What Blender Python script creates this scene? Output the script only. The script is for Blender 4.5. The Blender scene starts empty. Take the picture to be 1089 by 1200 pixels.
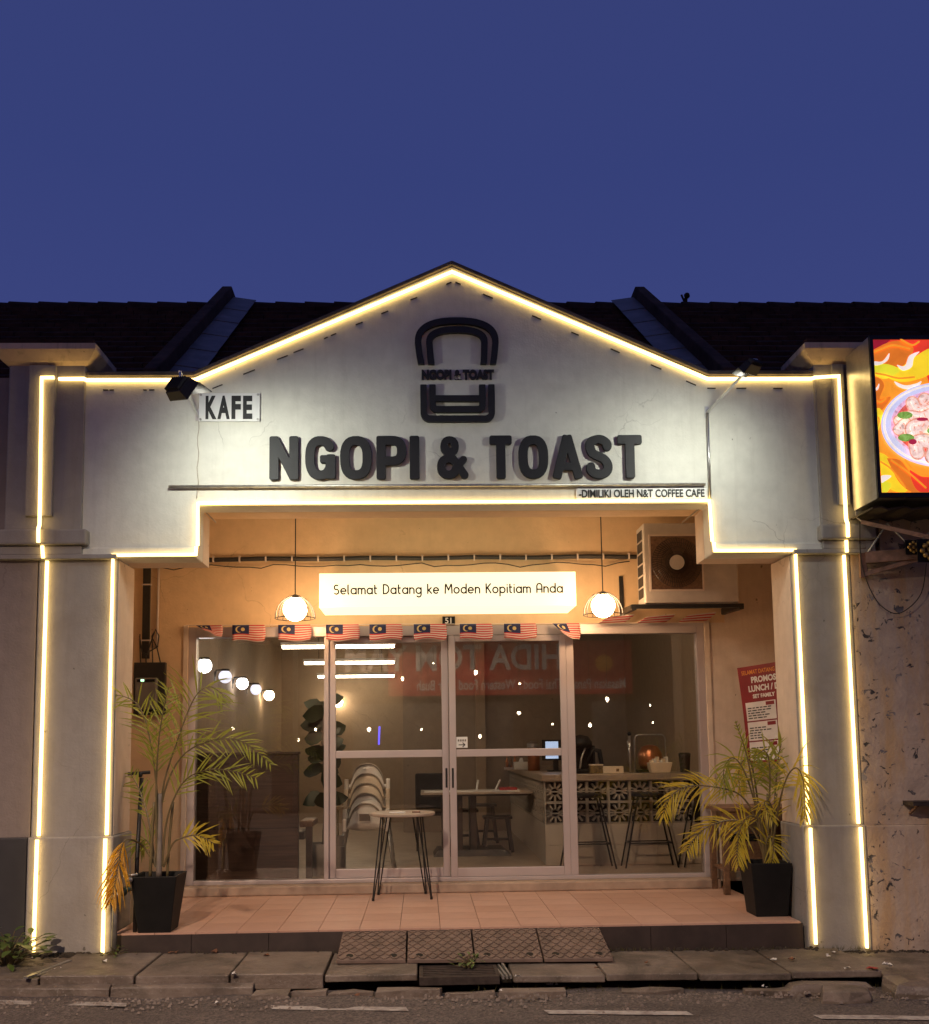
import bpy, math, random
import numpy as np
from mathutils import Vector, Matrix
R = math.radians
random.seed(7)
scene = bpy.context.scene
COL = scene.collection

# ------------------------------------------------------------------ camera
PW, PH, FPX, PCX, PCY = 1089.0, 1200.0, 1200.0, 530.0, 748.0
PITCH, YAW, ROLL = R(5.9), R(1.727), R(0.726)
CAM = Vector((-0.265, -7.634, 1.58))
_f = Vector((math.sin(YAW)*math.cos(PITCH), math.cos(YAW)*math.cos(PITCH), math.sin(PITCH)))
_r0 = Vector((math.cos(YAW), -math.sin(YAW), 0)); _u0 = _r0.cross(_f)
_r = _r0*math.cos(ROLL) - _u0*math.sin(ROLL); _u = _u0*math.cos(ROLL) + _r0*math.sin(ROLL)
cd = bpy.data.cameras.new('camera'); cam = bpy.data.objects.new('camera', cd); COL.objects.link(cam)
cam.matrix_world = Matrix(((_r.x, _u.x, -_f.x, CAM.x), (_r.y, _u.y, -_f.y, CAM.y), (_r.z, _u.z, -_f.z, CAM.z), (0, 0, 0, 1)))
cd.sensor_fit = 'HORIZONTAL'; cd.sensor_width = 36; cd.lens = 36*FPX/PW
cd.shift_x = (PW/2 - PCX)/PW; cd.shift_y = (PCY - PH/2)/PW
cd.clip_end = 2000; scene.camera = cam

def ray(px, py):
    return _f + _r*((px-PCX)/FPX) - _u*((py-PCY)/FPX)
def at(px, py, Y):
    d = ray(px, py); return CAM + d*((Y-CAM.y)/d.y)
def atz(px, py, Z):
    d = ray(px, py); return CAM + d*((Z-CAM.z)/d.z)

# ------------------------------------------------------------------ world, exposure
w = bpy.data.worlds.new('World'); scene.world = w; w.use_nodes = True
nt = w.node_tree; nt.nodes.clear()
sky = nt.nodes.new('ShaderNodeTexSky'); sky.sky_type = 'NISHITA'; sky.sun_disc = False
sky.sun_elevation = R(-4.0); sky.sun_rotation = R(200); sky.altitude = 50; sky.ozone_density = 3.0
mx = nt.nodes.new('ShaderNodeMix'); mx.data_type = 'RGBA'; mx.blend_type = 'MIX'; mx.inputs[0].default_value = 0.85
bg = nt.nodes.new('ShaderNodeBackground'); bg.inputs['Strength'].default_value = 0.112
ow = nt.nodes.new('ShaderNodeOutputWorld')
nt.links.new(sky.outputs[0], mx.inputs[6]); 
_g = nt.nodes.new('ShaderNodeTexCoord'); _s = nt.nodes.new('ShaderNodeSeparateXYZ'); nt.links.new(_g.outputs['Generated'], _s.inputs[0])
_c = nt.nodes.new('ShaderNodeValToRGB'); nt.links.new(_s.outputs[2], _c.inputs[0]); _e = _c.color_ramp.elements
_e[0].position = 0.0; _e[0].color = (0.44, 0.50, 1.50, 1); _e[1].position = 1.0; _e[1].color = (0.40, 0.52, 1.75, 1)
for _p, _k in ((0.18, (0.46, 0.56, 1.85, 1)), (0.33, (0.46, 0.62, 2.20, 1)), (0.50, (0.38, 0.54, 2.0, 1))):
    _q = _e.new(_p); _q.color = _k
nt.links.new(_c.outputs[0], mx.inputs[7])
nt.links.new(mx.outputs[2], bg.inputs[0]); nt.links.new(bg.outputs[0], ow.inputs[0])
scene.view_settings.view_transform = 'Standard'; scene.view_settings.look = 'None'
scene.view_settings.exposure = 0.0; scene.view_settings.gamma = 1.0
scene.view_settings.use_curve_mapping = False
scene.cycles.use_denoising = True
scene.cycles.max_bounces = 8; scene.cycles.diffuse_bounces = 4; scene.cycles.glossy_bounces = 4
scene.cycles.transparent_max_bounces = 12; scene.cycles.caustics_reflective = False; scene.cycles.caustics_refractive = False
scene.cycles.sample_clamp_indirect = 4.0

# ------------------------------------------------------------------ materials
MATS = {}
def newmat(name):
    m = bpy.data.materials.new(name); m.use_nodes = True; MATS[name] = m
    n = m.node_tree.nodes; return m, m.node_tree, n['Principled BSDF']
def ramp(nt, fac, stops):
    r = nt.nodes.new('ShaderNodeValToRGB'); e = r.color_ramp.elements
    e[0].position, e[0].color = stops[0][0], (*stops[0][1], 1)
    e[1].position, e[1].color = stops[-1][0], (*stops[-1][1], 1)
    for p, c in stops[1:-1]:
        x = e.new(p); x.color = (*c, 1)
    nt.links.new(fac, r.inputs[0]); return r.outputs[0]
def noise(nt, scale, detail=4, rough=0.55, stretch=None, coord='Object', dist=0.0):
    tc = nt.nodes.new('ShaderNodeTexCoord'); src = tc.outputs[coord]
    if coord == 'World':
        pass
    if stretch:
        mp = nt.nodes.new('ShaderNodeMapping'); mp.inputs['Scale'].default_value = stretch
        nt.links.new(src, mp.inputs[0]); src = mp.outputs[0]
    n = nt.nodes.new('ShaderNodeTexNoise'); n.inputs['Scale'].default_value = scale
    n.inputs['Detail'].default_value = detail; n.inputs['Roughness'].default_value = rough; n.inputs['Distortion'].default_value = dist
    nt.links.new(src, n.inputs['Vector']); return n.outputs['Fac']
def mixc(nt, fac, a, b, mode='MIX'):
    m = nt.nodes.new('ShaderNodeMix'); m.data_type = 'RGBA'; m.blend_type = mode
    for sock, v in ((m.inputs[0], fac), (m.inputs[6], a), (m.inputs[7], b)):
        if hasattr(v, 'is_output'): nt.links.new(v, sock)
        elif isinstance(v, (int, float)): sock.default_value = v
        else: sock.default_value = (*v, 1)
    return m.outputs[2]
def mth(nt, op, a, b=None, clamp=False):
    m = nt.nodes.new('ShaderNodeMath'); m.operation = op; m.use_clamp = clamp
    for i, v in enumerate((a, b)):
        if v is None: continue
        if hasattr(v, 'is_output'): nt.links.new(v, m.inputs[i])
        else: m.inputs[i].default_value = v
    return m.outputs[0]
def bump(nt, bs, h, strength=0.2, dist=0.01):
    b = nt.nodes.new('ShaderNodeBump'); b.inputs['Strength'].default_value = strength; b.inputs['Distance'].default_value = dist
    nt.links.new(h, b.inputs['Height']); nt.links.new(b.outputs[0], bs.inputs['Normal'])
def simple(name, col, rough=0.6, metal=0.0, var=0.12, scale=8.0, bmp=0.1, spec=0.5, stretch=None, bdist=0.004):
    m, t, b = newmat(name)
    n = noise(t, scale, 5, 0.6, stretch)
    lo = tuple(max(0, c*(1-var)) for c in col); hi = tuple(min(1, c*(1+var)) for c in col)
    t.links.new(ramp(t, n, [(0.3, lo), (0.7, hi)]), b.inputs['Base Color'])
    b.inputs['Roughness'].default_value = rough; b.inputs['Metallic'].default_value = metal
    b.inputs['Specular IOR Level'].default_value = spec
    if bmp: bump(t, b, noise(t, scale*4, 4, 0.6, stretch), bmp, bdist)
    return m
def emit(name, col, strength):
    m, t, b = newmat(name)
    b.inputs['Base Color'].default_value = (*[min(1, c) for c in col], 1); b.inputs['Emission Color'].default_value = (*col, 1)
    b.inputs['Emission Strength'].default_value = strength; b.inputs['Roughness'].default_value = 0.5
    return m

def plaster(name, col, stain=(0.30, 0.26, 0.22), amt=0.5, streak=0.35, seed=0.0, bs_=0.25):
    m, t, b = newmat(name)
    n1 = noise(t, 1.3, 6, 0.62, (1, 1, 1), dist=0.4); n2 = noise(t, 9, 5, 0.6); n3 = noise(t, 3.0, 5, 0.65, (5, 5, 0.35))
    base = ramp(t, n2, [(0.3, tuple(c*0.92 for c in col)), (0.7, tuple(min(1, c*1.05) for c in col))])
    f1 = ramp(t, n1, [(0.50, (0, 0, 0)), (0.78, (1, 1, 1))]); f3 = ramp(t, n3, [(0.52, (0, 0, 0)), (0.80, (1, 1, 1))])
    c = mixc(t, mth(t, 'MULTIPLY', f1, amt), base, stain); c = mixc(t, mth(t, 'MULTIPLY', f3, streak), c, stain)
    tc = t.nodes.new('ShaderNodeTexCoord'); nv = t.nodes.new('ShaderNodeTexNoise'); nv.inputs['Scale'].default_value = 4.0; nv.inputs['Detail'].default_value = 6
    t.links.new(tc.outputs['Object'], nv.inputs['Vector'])
    vm = t.nodes.new('ShaderNodeVectorMath'); vm.operation = 'MULTIPLY_ADD'; t.links.new(nv.outputs['Color'], vm.inputs[0]); vm.inputs[1].default_value = (0.22, 0.22, 0.22); t.links.new(tc.outputs['Object'], vm.inputs[2])
    vo = t.nodes.new('ShaderNodeTexVoronoi'); vo.feature = 'DISTANCE_TO_EDGE'; vo.inputs['Scale'].default_value = 1.15; t.links.new(vm.outputs[0], vo.inputs['Vector'])
    crk = mth(t, 'MULTIPLY', ramp(t, vo.outputs['Distance'], [(0.0, (1, 1, 1)), (0.0035, (0, 0, 0))]), ramp(t, noise(t, 0.9, 3, 0.5), [(0.54, (0, 0, 0)), (0.62, (0.5, 0.5, 0.5))]))
    c = mixc(t, crk, c, tuple(q*0.45 for q in stain))
    chip = ramp(t, noise(t, 16, 4, 0.5), [(0.735, (0, 0, 0)), (0.745, (0.8, 0.8, 0.8))]); c = mixc(t, chip, c, tuple(q*0.5 for q in stain))
    t.links.new(c, b.inputs['Base Color']); b.inputs['Roughness'].default_value = 0.75; b.inputs['Specular IOR Level'].default_value = 0.3
    h = mth(t, 'ADD', mth(t, 'MULTIPLY', noise(t, 60, 4, 0.6), 0.35), noise(t, 7, 4, 0.6)); bump(t, b, h, bs_, 0.02)
    return m
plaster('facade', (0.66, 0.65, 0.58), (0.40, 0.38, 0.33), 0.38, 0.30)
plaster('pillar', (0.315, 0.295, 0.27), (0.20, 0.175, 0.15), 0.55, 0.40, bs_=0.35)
plaster('porchwall', (0.70, 0.50, 0.30), (0.50, 0.33, 0.18), 0.35, 0.18)
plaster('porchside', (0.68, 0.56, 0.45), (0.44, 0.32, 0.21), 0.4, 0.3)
plaster('capital', (0.66, 0.50, 0.34), (0.14, 0.10, 0.075), 0.3, 0.6)
plaster('capital_dark', (0.24, 0.20, 0.18), (0.15, 0.12, 0.10), 0.5, 0.4, bs_=0.35)
plaster('interior', (0.38, 0.285, 0.20), (0.31, 0.23, 0.16), 0.25, 0.1, bs_=0.1)
plaster('interior_dark', (0.30, 0.235, 0.18), (0.18, 0.14, 0.11), 0.25, 0.1, bs_=0.1)
def peeling():
    m, t, b = newmat('peeling')
    n1 = noise(t, 1.6, 6, 0.65, dist=0.6); n2 = noise(t, 8, 5, 0.6); n4 = noise(t, 2.4, 5, 0.6, (3, 3, 0.5))
    base = ramp(t, n2, [(0.3, (0.42, 0.325, 0.25)), (0.7, (0.52, 0.41, 0.32))])
    base = mixc(t, ramp(t, n4, [(0.45, (0, 0, 0)), (0.7, (1, 1, 1))]), base, (0.50, 0.33, 0.17))
    base = mixc(t, mth(t, 'MULTIPLY', ramp(t, n1, [(0.5, (0, 0, 0)), (0.7, (1, 1, 1))]), 0.5), base, (0.28, 0.22, 0.19))
    n5 = noise(t, 13.0, 8, 0.62, dist=0.8); n6 = noise(t, 1.1, 3, 0.5)
    msk = ramp(t, mth(t, 'ADD', n5, mth(t, 'MULTIPLY', n6, 0.35)), [(0.80, (0, 0, 0)), (0.815, (1, 1, 1))])
    c = mixc(t, msk, base, ramp(t, noise(t, 5, 3), [(0.45, (0.05, 0.045, 0.045)), (0.6, (0.24, 0.22, 0.23))]))
    t.links.new(c, b.inputs['Base Color']); b.inputs['Roughness'].default_value = 0.85
    h = mth(t, 'SUBTRACT', mth(t, 'ADD', mth(t, 'MULTIPLY', noise(t, 40, 4), 0.3), noise(t, 6, 5)), mth(t, 'MULTIPLY', msk, 0.9))
    bump(t, b, h, 0.6, 0.02)
peeling()
simple('coping', (0.10, 0.085, 0.075), 0.85, 0, 0.45, 6, 0.4, bdist=0.01)
simple('charcoal_paint', (0.035, 0.033, 0.036), 0.6, 0, 0.25, 3)
simple('black_metal', (0.016, 0.015, 0.015), 0.45, 0.3, 0.3, 12, 0.05)
simple('black_letter', (0.009, 0.009, 0.011), 0.6, 0, 0.3, 14, 0.04)
simple('black_plastic', (0.007, 0.0065, 0.0065), 0.6, 0, 0.3, 10, 0.04, 0.25)
simple('print_black', (0.012, 0.012, 0.012), 0.6, 0, 0.2, 20, 0)
simple('steel', (0.52, 0.51, 0.50), 0.32, 0.9, 0.15, 15, 0.05)
simple('galv', (0.40, 0.39, 0.37), 0.45, 0.8, 0.3, 18, 0.1)
simple('aluminium', (0.50, 0.43, 0.42), 0.38, 0.3, 0.05, 3, 0.0)
simple('white_plastic', (0.84, 0.81, 0.76), 0.45, 0, 0.05, 10, 0)
simple('cream_plastic', (0.80, 0.68, 0.52), 0.45, 0, 0.06, 10, 0)
simple('ac_paint', (0.50, 0.45, 0.40), 0.5, 0, 0.12, 6, 0.05)
simple('white_panel', (0.74, 0.74, 0.72), 0.35, 0, 0.05, 6, 0)
simple('dark_wood', (0.035, 0.022, 0.016), 0.4, 0, 0.4, 6, 0.1, stretch=(1, 8, 1))
simple('brown_wood', (0.16, 0.085, 0.045), 0.5, 0, 0.35, 6, 0.1, stretch=(8, 1, 8))
simple('booth_wood', (0.085, 0.052, 0.043), 0.55, 0, 0.35, 4, 0.1, stretch=(0.6, 1, 14))
simple('rooftile', (0.060, 0.030, 0.020), 0.95, 0, 0.45, 5, 0.4, 0.1, bdist=0.01)
simple('roofcap', (0.050, 0.028, 0.020), 0.95, 0, 0.4, 6, 0.4, 0.1, bdist=0.01)
simple('finwall', (0.075, 0.045, 0.032), 0.95, 0, 0.45, 4, 0.4, 0.1, bdist=0.01)
simple('flashing', (0.17, 0.155, 0.145), 0.55, 0.4, 0.3, 5, 0.2)
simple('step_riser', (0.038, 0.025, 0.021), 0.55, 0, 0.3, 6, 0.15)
def slabmat():
    m, t, b = newmat('slab')
    base = ramp(t, noise(t, 3.0, 7, 0.68), [(0.30, (0.075, 0.058, 0.046)), (0.5, (0.16, 0.125, 0.10)), (0.72, (0.23, 0.19, 0.155))])
    c = mixc(t, ramp(t, noise(t, 1.4, 6, 0.7, dist=0.8), [(0.48, (0, 0, 0)), (0.66, (0.85, 0.85, 0.85))]), base, (0.055, 0.045, 0.034))
    c = mixc(t, ramp(t, noise(t, 55, 3, 0.6), [(0.62, (0, 0, 0)), (0.72, (0.7, 0.7, 0.7))]), c, (0.28, 0.25, 0.22))
    t.links.new(c, b.inputs['Base Color'])
    t.links.new(ramp(t, noise(t, 1.1, 4, 0.6), [(0.4, (0.35, 0.35, 0.35)), (0.6, (0.85, 0.85, 0.85))]), b.inputs['Roughness'])
    bump(t, b, mth(t, 'ADD', noise(t, 40, 5, 0.65), mth(t, 'MULTIPLY', noise(t, 6, 5, 0.6), 1.2)), 0.6, 0.012)
slabmat()
simple('kerbstone', (0.19, 0.155, 0.13), 0.85, 0, 0.45, 9, 0.6, bdist=0.012)
simple('rubber_ramp', (0.145, 0.10, 0.078), 0.7, 0, 0.3, 9, 0.3)
simple('soil', (0.035, 0.026, 0.018), 0.95, 0, 0.5, 12, 0.6, bdist=0.02)
simple('iron', (0.055, 0.042, 0.036), 0.65, 0.5, 0.4, 20, 0.3)
simple('rust_paint', (0.19, 0.105, 0.075), 0.7, 0.1, 0.45, 12, 0.3)
simple('ornament_gold', (0.55, 0.36, 0.10), 0.4, 0.6, 0.4, 20, 0.2)
simple('breeze', (0.40, 0.36, 0.31), 0.8, 0, 0.12, 10, 0.2)
simple('worktop', (0.36, 0.29, 0.23), 0.4, 0, 0.15, 8, 0.05)
simple('white_tile', (0.55, 0.50, 0.43), 0.3, 0, 0.08, 4, 0.02)
simple('grey_pot', (0.25, 0.23, 0.21), 0.7, 0, 0.15, 8, 0.1)
simple('cable', (0.02, 0.016, 0.014), 0.6, 0, 0.2, 10, 0)
simple('cable_light', (0.38, 0.33, 0.27), 0.6, 0, 0.2, 10, 0)
simple('pvc', (0.62, 0.52, 0.45), 0.4, 0, 0.06, 10, 0)
simple('valve_green', (0.03, 0.055, 0.04), 0.5, 0.3, 0.3, 12, 0.1)
simple('copper', (0.45, 0.18, 0.09), 0.3, 0.8, 0.2, 10, 0.05)
simple('litter_white', (0.60, 0.58, 0.54), 0.8, 0, 0.2, 12, 0)
simple('litter_red', (0.35, 0.03, 0.03), 0.7, 0, 0.2, 12, 0)
simple('dead_leaf', (0.16, 0.07, 0.035), 0.8, 0, 0.4, 12, 0)
simple('meter_board', (0.020, 0.016, 0.013), 0.6, 0, 0.3, 10, 0.1)
simple('meter_case', (0.16, 0.14, 0.12), 0.35, 0, 0.15, 10, 0)
simple('concrete_sill', (0.36, 0.26, 0.19), 0.7, 0, 0.2, 6, 0.2)
simple('red_print', (0.20, 0.010, 0.016), 0.5, 0, 0.15, 6, 0)
simple('white_print', (0.66, 0.62, 0.60), 0.5, 0, 0.1, 6, 0)
simple('orange_print', (0.62, 0.22, 0.03), 0.5, 0, 0.1, 6, 0)
simple('dish_print', (0.16, 0.11, 0.04), 0.5, 0, 0.8, 30, 0)
def leafmat(name, a, b_, trans=0.25, rough=0.45):
    m, t, b = newmat(name)
    t.links.new(ramp(t, noise(t, 7, 4, 0.6), [(0.32, a), (0.68, b_)]), b.inputs['Base Color'])
    b.inputs['Roughness'].default_value = rough
    tr = t.nodes.new('ShaderNodeBsdfTranslucent'); tr.inputs['Color'].default_value = (*[min(1, c*1.5) for c in b_], 1)
    ms = t.nodes.new('ShaderNodeMixShader'); ms.inputs[0].default_value = trans
    o = t.nodes['Material Output']; t.links.new(b.outputs[0], ms.inputs[1]); t.links.new(tr.outputs[0], ms.inputs[2]); t.links.new(ms.outputs[0], o.inputs[0])
leafmat('palm_green', (0.17, 0.21, 0.03), (0.34, 0.36, 0.06), 0.35)
leafmat('palm_yellow', (0.34, 0.30, 0.03), (0.60, 0.48, 0.06), 0.35)
leafmat('palm_gold', (0.42, 0.22, 0.015), (0.58, 0.33, 0.03), 0.35)
leafmat('palm_stem', (0.10, 0.075, 0.03), (0.17, 0.13, 0.06), 0.0)
leafmat('palm_trunk', (0.16, 0.13, 0.11), (0.26, 0.22, 0.18), 0.0, 0.7)
leafmat('fig_leaf', (0.010, 0.018, 0.008), (0.022, 0.038, 0.014), 0.1)
leafmat('shrub_leaf', (0.05, 0.085, 0.02), (0.12, 0.17, 0.04), 0.2, 0.35)
leafmat('grass', (0.06, 0.065, 0.02), (0.13, 0.12, 0.04), 0.2)
emit('led', (1.0, 0.68, 0.23), 5.6)
emit('pendant', (1.0, 0.60, 0.30), 66.0)
emit('lightbox', (1.0, 0.86, 0.56), 1.35)
emit('globe_white', (0.90, 0.93, 1.0), 14.0)
emit('globe_dim', (0.72, 0.78, 1.0), 1.6)
emit('globe_warm', (1.0, 0.85, 0.6), 30.0)
emit('tube', (1.0, 0.90, 0.70), 28.0)
emit('tube_fill', (1.0, 0.90, 0.74), 72.0)
emit('screen', (0.35, 0.5, 0.8), 1.2)
emit('blue_tube', (0.12, 0.10, 1.0), 2.0)
emit('bulb', (1.0, 0.86, 0.62), 60.0)
emit('flood_glass', (0.9, 1.0, 1.0), 3.0)
emit('led_dot', (0.5, 1.0, 0.6), 2.0)

def asphalt():
    m, t, b = newmat('asphalt')
    v = t.nodes.new('ShaderNodeTexVoronoi'); v.inputs['Scale'].default_value = 70
    tc = t.nodes.new('ShaderNodeTexCoord'); t.links.new(tc.outputs['Object'], v.inputs['Vector'])
    c1 = ramp(t, v.outputs['Color'], [(0.2, (0.05, 0.040, 0.037)), (0.8, (0.16, 0.13, 0.115))])
    c = mixc(t, ramp(t, noise(t, 1.2, 6, 0.65), [(0.35, (0, 0, 0)), (0.75, (0.8, 0.8, 0.8))]), c1, (0.085, 0.068, 0.060))
    c = mixc(t, ramp(t, noise(t, 0.8, 7, 0.7, (0.5, 1.6, 1), dist=1.0), [(0.50, (0, 0, 0)), (0.62, (0.75, 0.75, 0.75))]), c, (0.035, 0.029, 0.026))
    t.links.new(c, b.inputs['Base Color']); b.inputs['Roughness'].default_value = 0.75
    bump(t, b, mth(t, 'ADD', v.outputs['Distance'], mth(t, 'MULTIPLY', noise(t, 12, 5), 1.5)), 0.7, 0.012)
asphalt()
def roadpaint():
    m, t, b = newmat('road_paint')
    c = mixc(t, ramp(t, noise(t, 14, 6, 0.7), [(0.42, (0, 0, 0)), (0.62, (1, 1, 1))]), (0.40, 0.37, 0.34), (0.20, 0.17, 0.155))
    t.links.new(c, b.inputs['Base Color']); b.inputs['Roughness'].default_value = 0.7
roadpaint()
def tilemat():
    m, t, b = newmat('terracotta')
    oi = t.nodes.new('ShaderNodeObjectInfo')
    c = ramp(t, oi.outputs['Random'], [(0.0, (0.48, 0.285, 0.205)), (1.0, (0.56, 0.35, 0.26))])
    c = mixc(t, mth(t, 'MULTIPLY', ramp(t, noise(t, 2.2, 6, 0.65, coord='Object'), [(0.42, (0, 0, 0)), (0.70, (1, 1, 1))]), 0.6), c, (0.30, 0.17, 0.12))
    t.links.new(c, b.inputs['Base Color']); b.inputs['Roughness'].default_value = 0.42
    bump(t, b, noise(t, 9, 4), 0.05, 0.01)
tilemat()
def glassmat():
    m, t, b = newmat('glass'); t.nodes.remove(b)
    tr = t.nodes.new('ShaderNodeBsdfTransparent'); tr.inputs[0].default_value = (0.92, 0.88, 0.83, 1)
    gl = t.nodes.new('ShaderNodeBsdfGlossy'); gl.inputs['Roughness'].default_value = 0.0; gl.inputs[0].default_value = (1, 1, 1, 1)
    fr = t.nodes.new('ShaderNodeFresnel'); fr.inputs[0].default_value = 1.52
    ms = t.nodes.new('ShaderNodeMixShader'); t.links.new(fr.outputs[0], ms.inputs[0])
    t.links.new(tr.outputs[0], ms.inputs[1]); t.links.new(gl.outputs[0], ms.inputs[2]); t.links.new(ms.outputs[0], t.nodes['Material Output'].inputs[0])
glassmat()

# ------------------------------------------------------------------ mesh helpers
class MB:
    def __init__(s): s.v = []; s.f = []
    def poly(s, pts): 
        n = len(s.v); s.v += [tuple(p) for p in pts]; s.f.append(tuple(range(n, n+len(pts)))); return s
    def box(s, x0, x1, y0, y1, z0, z1):
        n = len(s.v)
        s.v += [(x0, y0, z0), (x1, y0, z0), (x1, y1, z0), (x0, y1, z0), (x0, y0, z1), (x1, y0, z1), (x1, y1, z1), (x0, y1, z1)]
        s.f += [tuple(n+i for i in q) for q in ((0, 3, 2, 1), (4, 5, 6, 7), (0, 1, 5, 4), (1, 2, 6, 5), (2, 3, 7, 6), (3, 0, 4, 7))]; return s
    def hexa(s, p):      # 8 points, bottom ring then top ring
        n = len(s.v); s.v += [tuple(q) for q in p]
        s.f += [tuple(n+i for i in q) for q in ((0, 3, 2, 1), (4, 5, 6, 7), (0, 1, 5, 4), (1, 2, 6, 5), (2, 3, 7, 6), (3, 0, 4, 7))]; return s
    def prism(s, pts, y0, y1):   # polygon in XZ (counter-clockwise seen from -Y) extruded along Y
        n = len(s.v); k = len(pts)
        s.v += [(x, y0, z) for x, z in pts] + [(x, y1, z) for x, z in pts]
        s.f.append(tuple(range(n, n+k))); s.f.append(tuple(range(n+2*k-1, n+k-1, -1)))
        for i in range(k):
            j = (i+1) % k; s.f.append((n+j, n+i, n+k+i, n+k+j))
        return s
    def tube(s, pts, r, sides=6, caps=True, rx=None):
        pts = [Vector(p) for p in pts]; k = len(pts); n = len(s.v)
        rad = r if isinstance(r, (list, tuple)) else [r]*k
        t0 = (pts[1]-pts[0]).normalized()
        up = Vector((0, 0, 1)) if abs(t0.z) < 0.9 else Vector((0, 1, 0))
        for i, p in enumerate(pts):
            a = (pts[i]-pts[i-1]).normalized() if i else t0
            b = (pts[i+1]-pts[i]).normalized() if i < k-1 else a
            t = (a+b); t = t.normalized() if t.length > 1e-6 else a
            sx = t.cross(up)
            if sx.length < 1e-4: sx = t.cross(Vector((1, 0, 0)))
            sx.normalize(); sy = sx.cross(t).normalized(); up = sy
            c = max(0.5, a.dot(t)); 
            for q in range(sides):
                an = 2*math.pi*q/sides
                s.v.append(tuple(p + (sx*math.cos(an)+sy*math.sin(an))*rad[i]/c**0.5))
        for i in range(k-1):
            for q in range(sides):
                q2 = (q+1) % sides; s.f.append((n+i*sides+q, n+i*sides+q2, n+(i+1)*sides+q2, n+(i+1)*sides+q))
        if caps:
            s.f.append(tuple(n+q for q in range(sides-1, -1, -1))); s.f.append(tuple(n+(k-1)*sides+q for q in range(sides)))
        return s
    def lathe(s, prof, c=(0, 0, 0), seg=16, axis='Z'):
        n = len(s.v); k = len(prof)
        for (r, h) in prof:
            for q in range(seg):
                a = 2*math.pi*q/seg; x, y = r*math.cos(a), r*math.sin(a)
                p = (x, y, h) if axis == 'Z' else ((x, h, y) if axis == 'Y' else (h, x, y))
                s.v.append((c[0]+p[0], c[1]+p[1], c[2]+p[2]))
        for i in range(k-1):
            for q in range(seg):
                q2 = (q+1) % seg; s.f.append((n+i*seg+q, n+i*seg+q2, n+(i+1)*seg+q2, n+(i+1)*seg+q))
        if prof[0][0] > 1e-5: s.f.append(tuple(n+q for q in range(seg-1, -1, -1)))
        if prof[-1][0] > 1e-5: s.f.append(tuple(n+(k-1)*seg+q for q in range(seg)))
        return s
    def sphere(s, c, r, seg=20, rings=12, sq=1.0):
        prof = [(max(1e-6, r*math.sin(math.pi*i/rings)), -r*sq*math.cos(math.pi*i/rings)) for i in range(rings+1)]
        return s.lathe(prof, c, seg)
    def obox(s, a, b, w, h, up=(0, 0, 1)):   # beam between two points
        a, b = Vector(a), Vector(b); t = (b-a).normalized(); upv = Vector(up)
        sx = t.cross(upv).normalized(); sy = sx.cross(t).normalized()
        P = []
        for e in (a, b):
            P += [e-sx*w/2-sy*h/2, e+sx*w/2-sy*h/2, e+sx*w/2+sy*h/2, e-sx*w/2+sy*h/2]
        n = len(s.v); s.v += [tuple(p) for p in P]
        s.f += [tuple(n+i for i in q) for q in ((0, 1, 2, 3), (7, 6, 5, 4), (0, 4, 5, 1), (1, 5, 6, 2), (2, 6, 7, 3), (3, 7, 4, 0))]; return s
    def mesh(s, name, mat, smooth=False):
        me = bpy.data.meshes.new(name); me.from_pydata(s.v, [], s.f); me.update()
        import bmesh
        bm = bmesh.new(); bm.from_mesh(me); bmesh.ops.recalc_face_normals(bm, faces=bm.faces); bm.to_mesh(me); bm.free()
        if mat: me.materials.append(MATS[mat])
        if smooth:
            me.polygons.foreach_set('use_smooth', [True]*len(me.polygons))
        return me
    def build(s, name, mat, parent=None, smooth=False, bevel=0, loc=None):
        return link(name, s.mesh(name, mat, smooth), parent, bevel, loc)
def link(name, me, parent=None, bevel=0, loc=None):
    o = bpy.data.objects.new(name, me); COL.objects.link(o)
    if parent: o.parent = parent; o.matrix_parent_inverse = Matrix.Identity(4)
    if parent and parent.type == 'EMPTY' and loc is None:
        o.location = -parent.location if parent.get('_abs') else Vector((0, 0, 0))
    if loc is not None: o.location = loc
    if bevel:
        b = o.modifiers.new('bevel', 'BEVEL'); b.width = bevel; b.segments = 2; b.limit_method = 'ANGLE'
    return o
def tag(o, label, cat, group=None):
    o['label'] = label; o['category'] = cat
    if group: o['group'] = group
    return o
def struct(o): o['kind'] = 'structure'; return o
def thing(name, label, cat, loc=(0, 0, 0), group=None, rotz=0.0, absolute=True):
    """Empty at the base of a thing; with absolute=True its parts are given in world coordinates"""
    o = bpy.data.objects.new(name, None); COL.objects.link(o); o.location = loc; o.rotation_euler.z = rotz
    o.empty_display_size = 0.1
    if absolute: o['_abs'] = True
    return tag(o, label, cat, group)
def copy_tree(o, parent=None):
    c = o.copy(); COL.objects.link(c)
    if parent: c.parent = parent
    for ch in list(o.children): copy_tree(ch, c)
    return c

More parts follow.
